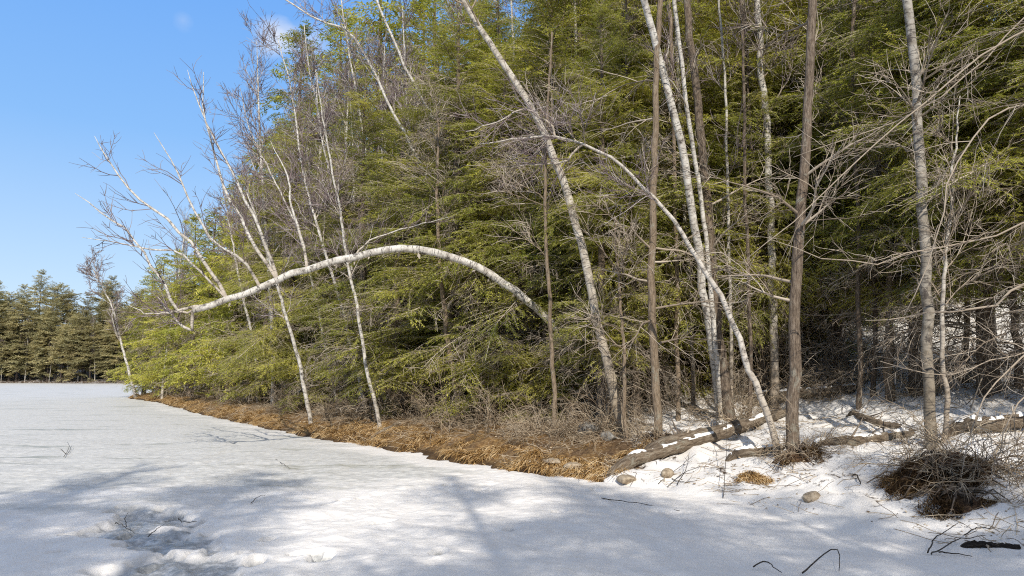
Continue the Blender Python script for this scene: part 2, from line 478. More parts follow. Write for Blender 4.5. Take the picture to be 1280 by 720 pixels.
for k, (px, py, a) in enumerate(FEET):
    fx, fy = pix_xy(px, py); c, s_ = math.cos(R(a + 60)), math.sin(R(a + 60))
    u = (X - fx) * c + (Y - fy) * s_; v = -(X - fx) * s_ + (Y - fy) * c
    big = 1 if k < 6 else .7
    wob = 1 + .35 * (fbm(X * 9, Y * 9, 60 + k) - .5)
    q = np.hypot(u / (.19 * big), v / (.105 * big)) * wob
    trod = np.maximum(trod, sstep(1.05, .6, q))
    Z += -.13 * big * sstep(1.0, .6, q) + .008 * np.exp(-((q - 1.3) / .25) ** 2)
tr = [(-4.3, 8.6), (-3.55, 7.3), (-2.95, 6.55), (-2.35, 5.9), (-1.9, 5.2), (-1.5, 4.4)]
dd = np.full(X.shape, 1e9)
for (ax, ay), (bx, by) in zip(tr[:-1], tr[1:]):
    q = np.clip(((X - ax) * (bx - ax) + (Y - ay) * (by - ay)) / ((bx - ax) ** 2 + (by - ay) ** 2), 0, 1)
    dd = np.minimum(dd, np.hypot(X - ax - q * (bx - ax), Y - ay - q * (by - ay)))
wet = sstep(.6, .0, dd + (fbm(X * 2.6, Y * 2.6, 77) - .5) * 1.3)
Z -= .06 * sstep(.25, .5, wet) * (1 + 1.4 * (fbm(X * 5, Y * 5, 79) - .5))
wet = np.maximum(wet, trod * 1.0)
bare = sstep(10.0, 13.5, Y - .25 * X) * sstep(.2, 1.6, -shore_dist(X, Y)) * .75 + .12
bare = np.maximum(bare, .5 * sstep(-2.2, -4.8, X) * sstep(7.5, 9.5, Y))
ice = obj('frozen_lake', mesh_from('frozen_lake', np.stack([X, Y, Z], -1), F, {'wet': ('FLOAT', wet), 'bare': ('FLOAT', bare)}), M_ICE)
ice['kind'] = 'structure'

# ------------------------------------------------------------------ conifers
def conifer(seed, H, rad, crown0, nb, lat_step, leaf_step, leaf, dead=0, r0=.16, droop=.10, gap=.19, prof=.75, lean=0.0, dtop=0):
    """returns trunk, limbs, foliage meshes, base at the origin. leaf=(len,width)"""
    g = np.random.default_rng(seed)
    n = 14
    t = np.linspace(0, 1, n)
    ph = g.uniform(0, 6.28)
    TP = np.stack([lean * t ** 1.3 * H + .12 * np.sin(t * 4 + ph), .12 * np.cos(t * 3.1 + ph) - .12 * np.cos(ph), t * H], -1)
    TP[:, 0] -= TP[0, 0]; TP[0, 2] = -.4
    tr_ = r0 * (1 - t) ** .85 + .012; tr_[0] *= 1.5; tr_[1] *= 1.04
    mt = MB(); mt.tube(TP, tr_, 9, .03, g)
    # limbs
    tt = crown0 / H + (1 - crown0 / H) * np.sort(g.uniform(0, 1, nb) ** 1.05)
    keep = vnoise(tt * 9, tt * 0 + seed, seed) > gap; tt = tt[keep]; nb = len(tt)
    rel = (tt - crown0 / H) / (1 - crown0 / H)
    L = rad * ((np.sqrt(np.clip(1 - ((rel - .38) / .66) ** 2, 0, 1)) if prof < 0 else (1 - rel) ** prof) * .95 + .06) * g.uniform(.55, 1.15, nb) * (.55 + .45 * sstep(0, .15, rel))
    az = g.uniform(0, 6.283, nb)
    base = np.stack([np.interp(tt, t, TP[:, i]) for i in range(3)], -1)
    el = np.interp(rel, [0, .5, 1], [-.05, .15, .8]) + g.normal(0, .12, nb)
    d = np.stack([np.cos(az) * np.cos(el), np.sin(az) * np.cos(el), np.sin(el)], -1)
    K = 9; BP = np.empty((nb, K, 3)); BP[:, 0] = base; step = (L / (K - 1))[:, None]
    for k in range(1, K):
        d = d + g.normal(0, .07, (nb, 3)); d[:, 2] -= droop * (.35 if k < 4 else 1.0) * .8; d = norm(d)
        BP[:, k] = BP[:, k - 1] + d * step
    br = (.007 + .008 * L)[:, None] * np.linspace(1, .15, K)[None]
    ml = MB(); ml.twigs(BP, br, 4)
    # laterals, alternating left/right in the plane of the limb
    cnt = np.maximum(3, (L / lat_step).astype(int)) * 2
    idx = np.repeat(np.arange(nb), cnt)
    order = np.concatenate([np.arange(c) for c in cnt]); frac = (order // 2 + .5) / (cnt[idx] / 2)
    s = (.12 + .88 * frac) * (K - 1); i = np.minimum(s.astype(int), K - 2); f = (s - i)[:, None]
    lb = BP[idx, i] * (1 - f) + BP[idx, i + 1] * f
    tg = norm(BP[idx, i + 1] - BP[idx, i])
    side = norm(np.cross(tg, [0, 0, 1.0])) * np.where(order % 2, 1, -1)[:, None]
    N = len(idx)
    LL = L[idx] * (.12 + .36 * np.sin(np.clip(frac * .95, 0, 1) ** .8 * np.pi) ** .7) * g.uniform(.5, 1.25, N)
    LL = np.maximum(LL, .12)
    a = g.uniform(.6, 1.15, N)[:, None]
    ld = norm(np.cos(a) * tg + np.sin(a) * side + g.normal(0, .1, (N, 3)))
    KL = 5; LP = np.empty((N, KL, 3)); LP[:, 0] = lb; st = (LL / (KL - 1))[:, None]
    for k in range(1, KL):
        ld = ld + g.normal(0, .09, (N, 3)); ld[:, 2] -= droop * .7; ld = norm(ld)
        LP[:, k] = LP[:, k - 1] + ld * st
    ml.twigs(LP, np.maximum(.0035, .006 * LL)[:, None] * np.linspace(1, .4, KL)[None], 3)
    # needle sprays
    c2 = np.maximum(3, (LL / leaf_step).astype(int)) * 2
    j = np.repeat(np.arange(N), c2); o2 = np.concatenate([np.arange(c) for c in c2]); fr = (o2 // 2 + .6) / (c2[j] / 2)
    s = np.clip(fr + g.uniform(-.05, .05, len(j)), 0, 1) * (KL - 1); i = np.minimum(s.astype(int), KL - 2); f = (s - i)[:, None]
    nb_ = LP[j, i] * (1 - f) + LP[j, i + 1] * f
    tg = norm(LP[j, i + 1] - LP[j, i])
    sd = norm(np.cross(tg, [0, 0, 1.0])) * np.where(o2 % 2, 1, -1)[:, None]
    Q = len(j)
    a = g.uniform(.5, 1.2, Q)[:, None]
    dd_ = norm(np.cos(a) * tg + np.sin(a) * sd + g.normal(0, .3, (Q, 3)))
    w = norm(np.cross(dd_, norm(np.array([0, 0, 1.0]) + g.normal(0, .45, (Q, 3)))))
    ln = leaf[0] * g.uniform(.5, 1.3, Q) * (1.1 - .5 * fr); wd = leaf[1] * g.uniform(.7, 1.3, Q)
    mf = MB(); mf.leaves(nb_, dd_, w, ln, wd, ln * g.uniform(.0, .35, Q))
    md = None
    if dead:
        z = g.uniform(.6, max(crown0 + 1.8, dtop * H), dead); az = g.uniform(0, 6.283, dead)
        b0 = np.stack([np.interp(z, TP[:, 2], TP[:, 0]), np.interp(z, TP[:, 2], TP[:, 1]), z], -1)
        Ld = g.uniform(.5, 1.1, dead) * rad * .95 * (1 - .6 * sstep(.3 * H, H, z))
        d = np.stack([np.cos(az), np.sin(az), g.normal(.0, .18, dead)], -1); Kd = 7
        DP = np.empty((dead, Kd, 3)); DP[:, 0] = b0; st = (Ld / (Kd - 1))[:, None]
        for k in range(1, Kd):
            d = d + g.normal(0, .1, (dead, 3)); d[:, 2] -= .09; d = norm(d); DP[:, k] = DP[:, k - 1] + d * st
        dr = (.006 + .004 * Ld)[:, None] * np.linspace(1, .2, Kd)[None]
        md = MB(); md.twigs(DP, dr, 4)
        A, ar = spawn(g, DP, dr, 12, (25, 65), (.4, 1.4), 6, .12, 1, -.09, .16, .6, .003, flat=.5)
        md.twigs(A, ar)
        B, b_r = spawn(g, A, ar, 5, (30, 70), (.15, .5), 4, .2, 1, -.12, .2, .6, .0024)
        md.twigs(B, b_r)
    return mt.mesh('trunk'), ml.mesh('limbs'), mf.mesh('foliage', smooth=False), (md.mesh('dead_branches') if md else None)

def make_tree(name, label, cat, meshes, mats, loc, group, rz=0, s=1):
    r = thing(name, label, cat, loc, group, rz, s)
    for nm, me, m in zip(('trunk', 'limbs', 'foliage', 'dead_branches'), meshes, mats):
        if me is not None: obj(nm, me, m, r)
    return r

HM = (M_BROWN, M_TWD, M_HEM, M_TWD)
HMD = (M_BROWN, M_TWD, M_HEMD, M_TWD)
NEAR = [conifer(11 + k, H, rd, c0, nb, .125, .038, (.092, .018), dead=int(dd_ * 2.7), r0=r0, prof=.6, dtop=.75) for k, (H, rd, c0, nb, dd_, r0) in
        enumerate([(10.5, 2.7, .5, 210, 22, .13), (12, 3.0, .8, 220, 22, .15), (9.0, 2.5, .4, 190, 18, .11), (13.5, 3.1, 1.2, 230, 26, .17)])]
HIGH = [conifer(31 + k, H, rd, c0, nb, .135, .042, (.098, .019), dead=int(dd_ * 1.2), r0=r0) for k, (H, rd, c0, nb, dd_, r0) in
        enumerate([(15, 3.3, 2.4, 260, 40, .17), (17, 3.6, 3.0, 280, 44, .2), (13, 3.0, 1.9, 240, 36, .14)])]
FARV = [conifer(51 + k, H, rd, c0, nb, .22, .1, (.24, .05), dead=34, r0=r0, prof=.6, dtop=.8) for k, (H, rd, c0, nb, r0) in
        enumerate([(11, 2.7, .5, 150, .14), (13, 3.0, 1.0, 160, .17), (9.5, 2.4, .4, 140, .12), (16, 3.3, 2.5, 160, .2)])]
proto = {}
def place(kind, k, name, label, x, y, rz, s, group, mats=HM):
    z = gz(x, y)
    key = (kind, k)
    if key not in proto:
        proto[key] = make_tree(name, label, 'tree', {'near': NEAR, 'high': HIGH, 'far': FARV, 'pine': PINE}[kind][k], mats, (x, y, z), group, rz, s)
        return proto[key]
    return dup(proto[key], (x, y, z), rz, s, label, group)

PINE = [conifer(71 + k, H, rd, c0, nb, .38, .15, (.42, .11), r0=.22, droop=.04, gap=.3, prof=(-1, .45, -1, -1)[k], dead=20, dtop=.6) for k, (H, rd, c0, nb) in
        enumerate([(20, 4.2, .6, 190), (23, 4.6, 2, 190), (17, 4.0, .4, 180), (21, 3.8, .8, 180)])]

rg = np.random.default_rng(5)
# front row along the left shore, measured along the shoreline
def shore_point(s_len, inland):
    seg = SHORE; L = np.r_[0, np.cumsum(np.linalg.norm(np.diff(seg, axis=0), axis=1))]
    i = min(np.searchsorted(L, s_len) - 1, len(seg) - 2); i = max(i, 0)
    t = (s_len - L[i]) / (L[i + 1] - L[i]); p = seg[i] * (1 - t) + seg[i + 1] * t
    dv = seg[i + 1] - seg[i]; nrm = np.array([dv[1], -dv[0]]) / np.hypot(*dv)
    return p + nrm * inland
LS = np.r_[0, np.cumsum(np.linalg.norm(np.diff(SHORE, axis=0), axis=1))]
S_MID, S_END = LS[16], LS[24]          # (0,12.5) .. (-28.5,58)

FRONT = [  # px, depth, kind, variant, scale, label
    (700, 17.0, 'near', 1, .95, 'hemlock with drooping bright sprays right behind the lower half of the thick leaning birch'),
    (622, 17.6, 'near', 0, .95, 'hemlock whose yellow-green boughs hang over the lower end of the arched birch'),
    (560, 18.8, 'near', 3, .9, 'tall hemlock directly behind the crest of the arched white birch'),
    (500, 20.2, 'near', 2, 1.05, 'bushy low hemlock just right of the slim birch that crosses the arched trunk'),
    (455, 22.5, 'near', 1, .85, 'hemlock behind the slim birch that crosses the arched trunk'),
    (405, 25.0, 'near', 0, .9, 'hemlock between the two slim birches rising from the grassy bank'),
    (365, 28.0, 'near', 3, .85, 'hemlock behind the second slim bank birch, under the arched trunk'),
    (325, 31.0, 'near', 2, 1.0, 'rounded hemlock left of the second slim bank birch'),
    (292, 35.0, 'far', 0, 1.0, 'hemlock showing below the broken tip of the arched birch'),
    (262, 39.0, 'far', 2, 1.15, 'squat hemlock directly under the hanging twigs of the arched birch tip'),
    (238, 43.0, 'far', 1, .85, 'hemlock on the bend of the bank, left of the arched birch tip'),
    (216, 47.0, 'far', 0, .9, 'small bright hemlock on the narrow end of the grassy bank'),
    (198, 51.0, 'far', 2, 1.0, 'last but one hemlock before the point of the shore'),
    (180, 55.0, 'far', 0, .85, 'hemlock closing the row beside the far leaning birch on the point'),
]
GH = 'hemlocks of the front row along the shore'
for k, (px, Yd, kind, v, s, lab) in enumerate(FRONT):
    p = at(px, 480, Yd)
    place(kind, v, 'hemlock_tree', lab, p[0], p[1], rg.uniform(0, 6.28), s * rg.uniform(.95, 1.05), GH)
_ones = 'first second third fourth fifth sixth seventh eighth ninth tenth eleventh twelfth thirteenth fourteenth fifteenth sixteenth seventeenth eighteenth nineteenth'.split()
_tens = {2: 'twent', 3: 'thirt', 4: 'fort', 5: 'fift', 6: 'sixt', 7: 'sevent'}
def nth(n):
    if n < 20: return _ones[n - 1]
    return _tens[n // 10] + ('ieth' if n % 10 == 0 else 'y-' + _ones[n % 10 - 1])
# rows behind
for row, (inl, step, s0, lab) in enumerate([(6.0, 2.5, .95, 'hemlock in the second row of the stand, partly hidden by the shoreline hemlocks'),
                                            (9.5, 3.0, 1.15, 'hemlock deep in the stand, only its upper crown rising over the rows in front'),
                                            (15, 4.0, 1.2, 'hemlock on the rising slope at the back of the stand')]):
    s = S_MID - 2 + rg.uniform(0, 2); num = 0
    while s < S_END - 3:
        p = shore_point(s, inl + rg.uniform(-1, 1))
        near = p[1] < 24; num += 1
        shrink = np.interp(p[1], [16, 24, 35, 60], [1.12, 1.28, 1.3, 1.08]) * (.92 if row == 2 else 1)
        k = int(rg.integers(0, 4)) 
        place('near' if near else 'far', k if near else k, 'hemlock_tree', '%s, %s from the leaning birch toward the point' % (('hemlock of the second row', 'hemlock of the third row', 'hemlock on the back slope')[row], nth(num)), p[0], p[1], rg.uniform(0, 6.28), s0 * shrink * rg.uniform(.85, 1.12),
              'hemlocks of row %s behind the shore' % ('two', 'three', 'four')[row])
        s += step * rg.uniform(.8, 1.25) * (1 if p[1] < 35 else 1.3)

# right-hand woods: high crowns over dead lower limbs
RIGHT = [
    (770, 17.6, 'near', 0, .95, 'hemlock whose boughs show between the thick leaning birch and the straight tan trunk'),
    (845, 18.5, 'high', 2, 1.1, 'hemlock behind the straight tan trunk, left of the twin brown trunks'),
    (1108, 20.0, 'high', 0, 1.0, 'hemlock with a short tan bare trunk standing in open snow beyond the fallen log'),
    (930, 19.5, 'high', 0, .95, 'hemlock behind the twin brown trunks'),
    (985, 17.0, 'high', 1, .8, 'hemlock showing directly behind the straight brown trunk'),
    (1050, 16.0, 'high', 2, .95, 'hemlock whose green boughs fill the gap left of the thick grey birch'),
    (1150, 13.6, 'high', 0, .85, 'hemlock with level boughs just behind the thick grey birch'),
    (1235, 12.6, 'high', 2, .95, 'hemlock right of the thick grey birch, boughs over the snow'),
    (1330, 11.0, 'high', 1, .8, 'hemlock on the right edge of the view, low boughs over the snow'),
]
for k, (px, Yd, kind, v, s, lab) in enumerate(RIGHT):
    p = at(px, 480, Yd)
    place(kind, v, 'hemlock_tree', lab, p[0], p[1], rg.uniform(0, 6.28), s, 'hemlocks of the snowy wood')
for px, Yd, kind, v, sxy, sz, lab in ((796, 15.2, 'high', 2, .5, .85, 'narrow young hemlock behind the straight tan trunk, beside the curved white birch'),
                                       (752, 14.6, 'high', 0, .58, .62, 'narrow hemlock whose low boughs cross the thick leaning birch near its foot'),
                                       (676, 16.6, 'near', 2, .62, .6, 'small bright hemlock just left of the thick leaning birch, behind the arched trunk'),
                                       (955, 15.4, 'high', 2, .45, .8, 'narrow hemlock between the twin brown trunks and the straight brown trunk')):
    p = at(px, 480, Yd); o = place(kind, v, 'hemlock_tree', lab, p[0], p[1], rg.uniform(0, 6.28), 1, 'young hemlocks among the front trunks'); o.scale = (sxy, sxy, sz)
for Yr, st in ((22, 2.6), (27, 3.2), (33, 4.0), (41, 5.0)):
    x = -1.0 - (Yr - 22) * .1; num = 0
    while x < Yr * .78 + 3:
        yy = Yr + rg.uniform(-1.6, 1.6); xx = x + rg.uniform(-.7, .7)
        kind = 'high' if Yr < 30 else 'far'
        k = int(rg.integers(0, {'high': 3, 'near': 4, 'far': 4}[kind]))
        num += 1
        place(kind, k, 'hemlock_tree', '%s, %s from the left' % ({22: 'hemlock in the near line behind the snowy wood', 27: 'hemlock in the middle line behind the snowy wood', 33: 'hemlock in the far line up the wooded slope', 41: 'hemlock crowning the slope behind everything'}[Yr], nth(num)), xx, yy, rg.uniform(0, 6.28), rg.uniform(.85, 1.15),
              'hemlocks at the back of the snowy wood', HMD)
        x += st * rg.uniform(.8, 1.3)

# trees of the same shore behind and beside the photographer: they throw the dappled shade
for k, (x, y, kind, v, s) in enumerate([(5.0, -5.6, 'near', 3, .76), (1.6, -6.4, 'high', 2, .93), (-1.8, -7.0, 'near', 1, 1.06), (-4.6, -8.0, 'high', 2, .92),
                                        (-7.6, -9.0, 'near', 0, 1.0), (-3.2, -10.4, 'near', 3, 1.1), (-10.5, -10, 'high', 1, .8), (3.2, -8.4, 'near', 3, .95), (6.8, -7.2, 'near', 0, 1.05)]):
    place(kind, v, 'hemlock_tree', 'hemlock on the near shore behind the photographer, shading the foreground snow', x, y, rg.uniform(0, 6.28), s, 'hemlocks shading the foreground')

# far shore
for row, (off, st) in enumerate([(2.5, 2.6), (8, 3.0), (16, 3.6)]):
    s = LS[27] + 4; num = 0
    while s < LS[29] + 22:
        p = shore_point(s, off + rg.uniform(-1.5, 1.5))
        lab = ('tall dark pine in the front row of the far shore', 'pine standing behind the front row of the far shore', 'pine crown rising over the far treeline')[row]
        num += 1
        place('pine', int(rg.integers(0, 4)), 'pine_tree', lab + ', ' + nth(num) + ' from the right', p[0], p[1], rg.uniform(0, 6.28), rg.uniform(.6, 1.08) * (.92, 1.02, 1.05)[row], 'pines on the far shore', (M_PINEB, M_PINEB, M_PINE, M_TWK))
        s += st * rg.uniform(.7, 1.4)

# ------------------------------------------------------------------ birches and other traced trunks
def traced(name, label, cat, px, Y, r0, r1, mat, branches=(), auto=0, auto_len=(.8, 2.2), s0=.45, top=None, twmat=M_TWB, seed=1, group=None,
           lean_y=0.0, tw=(8, 6), trop=.06, ang=(25, 55), rt=.003, brmat=None, ground=True, sides=11, flare=1.35):
    """px: picture points from foot to tip; Y depth of the foot (None: where the foot pixel meets the ground); lean_y: depth added toward the tip"""
    g = np.random.default_rng(seed); r0 *= .77; r1 *= .77
    if Y is None:
        b = ground_at(*px[0]); Y = b[1]
    n = len(px)
    pts = [at(p[0], p[1], Y + lean_y * (k / (n - 1)) + (p[2] if len(p) > 2 else 0)) for k, p in enumerate(px)]
    if ground:
        z = gz(pts[0][0], pts[0][1])
        foot = pts[0].copy(); d = pts[0] - pts[1]; foot[2] = z - .25
        if pts[0][2] > z + .05:
            k = (pts[0][2] - z) / max(-d[2], .05); foot[:2] = pts[0][:2] + d[:2] * min(k, 1.2) * .6
        else: pts = pts[1:]
        pts = [foot] + pts
    if top is not None:      # carry the stem on past the picture edge
        d = norm(pts[-1] - pts[-2]); 
        for k in range(3):
            d = norm(d + np.array([0, 0, .12])); pts.append(pts[-1] + d * top / 3)
    P = smooth_path(np.array(pts), 34)
    P[1:-1] += g.normal(0, r0 * .12, (32, 3)); wq = np.cumsum(g.normal(0, 1, (34, 3)), 0); wq -= np.linspace(0, 1, 34)[:, None] * wq[-1]; P += wq * .012
    base = P[0].copy(); base[2] += .25
    t = np.linspace(0, 1, 34); rr = r1 + (r0 - r1) * (1 - t) ** .8; rr[0] *= flare; rr[1] *= 1 + (flare - 1) * .3
    mb = MB(); mb.tube(P, rr, sides, .035, g)
    root = thing(name, label, cat, tuple(base), group)
    obj('trunk', mb.mesh('trunk', base), mat, root)
    def twigs_on(A0, r0_, n1, n2):
        m = MB()
        A, ar = spawn(g, A0, r0_, n1, (22, 55), (.4, 1.5), 6, .15, 1, trop, .12, .45, rt, rmax=.007); m.twigs(A, ar)
        B, b_r = spawn(g, A, ar, n2, (22, 55), (.15, .7), 5, .15, 1, trop * .5, .14, .6, rt * .8, rmax=.004); m.twigs(B, b_r)
        return m.mesh('twigs', base)
    for br in branches:
        q = np.array([at(p[0], p[1], Y + (br.get('dy', 0) * k / (len(br['px']) - 1)) + br.get('y0', lean_y * .5)) for k, p in enumerate(br['px'])])
        i = np.argmin(np.linalg.norm(P - q[0], axis=1)); q[0] = P[i]
        Q = smooth_path(q, 14); rb = np.minimum(br['r'], rr[i] * .8) * (1 - np.linspace(0, 1, 14)) ** .7 + .004
        jq = np.cumsum(g.normal(0, 1, (14, 3)), 0); Q[1:] += (jq * .016 + g.normal(0, .012, (14, 3)))[1:]
        mb = MB(); mb.tube(Q, rb, 7, .03, g)
        o = obj('branch', mb.mesh('branch', base), brmat or mat, root)
        obj('twigs', twigs_on(Q[::2][None], rb[::2][None], *tw), twmat, o)
    if auto:
        A, ar = spawn(g, P[None], rr[None], auto, ang, auto_len, 7, s0, 1, trop, .15, .3, rt, taper_len=.45, rmax=.024)
        mb = MB(); mb.twigs(A, ar, 5)
        o = obj('branches', mb.mesh('branches', base), brmat or mat, root)
        obj('twigs', twigs_on(A, ar, *tw), twmat, o)
    return root

# the thick leaning birch
traced('birch_tree', 'thick white birch leaning left across the woods, tan at its foot', 'birch', [(788, 548), (770, 495), (752, 430), (736, 360), (722, 290), (702, 225), (672, 150), (637, 90), (602, 36), (574, -12)],
       None, .125, .03, mat_birch('leaning_birch_bark', (.5, .45, .37), (.3, .23, .15), (.055, .045, .04), 4.0), auto=9, auto_len=(1, 2.5), s0=.55, top=5, seed=2, tw=(9, 5), rt=.004)
# the arched birch
traced('arched_birch_tree', 'white birch bent in an arch over the ice with a broken dangling tip', 'birch',
       [(768, 512), (742, 455, .2), (690, 403, .2), (655, 372), (622, 347), (585, 326), (540, 312), (490, 307), (440, 318), (395, 331), (350, 347), (302, 367), (266, 379), (241, 388)],
       15.9, .12, .078, M_BIRCHW, lean_y=-2.0, seed=3, branches=[
        dict(px=[(336, 352), (322, 318), (300, 275), (276, 240), (262, 190), (240, 120), (230, 90)], r=.034, dy=.4, y0=-1.7),
        dict(px=[(342, 350), (330, 300), (312, 255), (290, 205), (262, 150), (258, 90)], r=.03, dy=-.4, y0=-1.7),
        dict(px=[(325, 356), (300, 325), (267, 300), (240, 262), (214, 212), (186, 170)], r=.028, dy=-.6, y0=-1.8),
        dict(px=[(289, 370), (267, 348), (245, 318), (224, 294), (190, 262), (162, 240), (130, 200), (110, 168)], r=.034, dy=-.4, y0=-1.8),
        dict(px=[(262, 380), (240, 384), (222, 386), (205, 350), (190, 328), (166, 290), (96, 240)], r=.03, dy=-.5, y0=-1.9),
        dict(px=[(243, 388), (238, 408), (216, 396), (204, 380), (194, 366)], r=.03, dy=.1, y0=-2.0),
        dict(px=[(248, 385), (222, 390), (200, 392), (180, 392), (160, 384)], r=.02, dy=-.2, y0=-2.0),
        dict(px=[(388, 333), (375, 300), (362, 262), (352, 215), (340, 180)], r=.03, dy=.5, y0=-1.5),
        dict(px=[(276, 376), (250, 340), (222, 318), (180, 310), (140, 300), (100, 296)], r=.02, dy=-.8, y0=-1.8),
        dict(px=[(440, 318), (470, 300), (520, 285), (560, 275)], r=.015, dy=.5, y0=-1.1),
       ], tw=(10, 5), trop=.05, rt=.0032)
arch = bpy.data.objects['arched_birch_tree']; tk = [c for c in arch.children if c.name.startswith('trunk')][0]
co_ = np.array([v.co for v in tk.data.vertices])[:34 * 11].reshape(34, 11, 3); cen = co_.mean(1); g = np.random.default_rng(8)
ii = g.integers(12, 33, 46); low = cen[ii].copy(); rad_ = np.linalg.norm(co_[ii, 0] - cen[ii], axis=1); low[:, 2] -= rad_ * g.uniform(.5, .95, 46); low += g.normal(0, .03, low.shape) * [1, 1, 0]
m = MB(); dn = norm(np.array([0, 0, -1.0]) + g.normal(0, .45, (46, 3))); m.leaves(low, dn, norm(np.cross(dn, g.normal(0, 1, (46, 3)))), g.uniform(.05, .16, 46), g.uniform(.03, .08, 46), 0)
obj('peeling_bark', m.mesh('peeling_bark', smooth=False), M_BIRCHW, arch)
# the curved birch over the snow
traced('birch_tree', 'slender pale birch curving from the snow up and left, its tip level over the hemlocks', 'birch',
       [(977, 572), (962, 525), (944, 475), (920, 410), (897, 360), (870, 312), (836, 260), (800, 224), (770, 195), (738, 180), (700, 170), (655, 172), (600, 180)],
       None, .07, .008, mat_birch('curved_birch_bark', (.55, .5, .43), (.45, .37, .28), (.06, .05, .045), 2.0), seed=4, branches=[
        dict(px=[(700, 170), (680, 150), (650, 140), (615, 160), (580, 172)], r=.015, dy=-.3, y0=0),
        dict(px=[(735, 180), (700, 205), (672, 208), (645, 212)], r=.02, dy=.2, y0=0)], tw=(9, 5), auto=8, auto_len=(.5, 1.3), s0=.55, rt=.0028)
# straight brown trunk
traced('bare_tree', 'straight brown trunk between the curved pale birch and the thick grey birch', 'tree', [(993, 572), (990, 500), (992, 430), (990, 330), (997, 250), (1003, 150), (1004, 60), (1008, -5)],
       None, .115, .05, M_BROWN, auto=18, auto_len=(.8, 2.2), s0=.2, top=5, twmat=M_TWD, seed=5, brmat=M_TWD, ang=(50, 85), trop=.02)
# straight tan trunk
traced('bare_tree', 'straight tan trunk, first upright one right of the thick leaning birch', 'tree', [(822, 552), (820, 480), (818, 400), (816, 320), (818, 230), (821, 120), (824, -5)], None, .1, .045, M_TANB, top=3, auto=14, auto_len=(.8, 2), s0=.12, twmat=M_TWD, seed=55, brmat=M_TWD, ang=(60, 90), trop=-.04, tw=(8, 4))
# twin brown trunks
traced('bare_tree', 'right hand trunk of the twin brown pair, dark and rough barked', 'tree', [(914, 527), (907, 470), (899, 377), (889, 250), (876, 130), (862, -5)],
       None, .14, .05, M_BROWN, auto=16, auto_len=(.8, 2.2), s0=.25, top=5, twmat=M_TWD, seed=6, brmat=M_TWD, ang=(50, 85), trop=.0)
traced('birch_tree', 'white birch with a curve growing against the twin brown trunk', 'birch', [(905, 522), (895, 440), (882, 370), (876, 300), (865, 230), (848, 150), (826, 62), (808, -5)],
       None, .11, .055, M_BIRCHW, auto=8, auto_len=(.8, 1.8), s0=.5, top=5, seed=7, lean_y=-1.6)
traced('birch_tree', 'thinner birch just right of the curved white birch beside the twin trunks', 'birch', [(902, 518), (890, 400), (876, 260), (860, 160), (848, 70), (842, -5)],
       14.0, .065, .035, M_BIRCHW, auto=6, auto_len=(.8, 1.8), s0=.5, top=4, seed=8, lean_y=-1.2)
# thick grey birch on the mound
traced('birch_tree', 'thick grey birch growing out of the dark root mound on the right', 'birch', [(1166, 560), (1160, 480), (1156, 400), (1151, 250), (1144, 120), (1134, -5)],
       None, .1, .06, mat_birch('grey_birch_bark', (.36, .325, .27), (.2, .16, .11), (.05, .04, .035), 4.5), auto=14, auto_len=(.8, 2.4), s0=.3, top=5, twmat=M_TWD, seed=9, ang=(45, 80), trop=.0)
traced('birch_tree', 'pale second stem rising close beside the thick grey birch', 'birch', [(1176, 556), (1180, 500), (1170, 440), (1176, 340), (1190, 220), (1200, 120)],
       None, .05, .01, M_BIRCH, auto=8, auto_len=(.5, 1.5), s0=.3, twmat=M_TWD, seed=10)
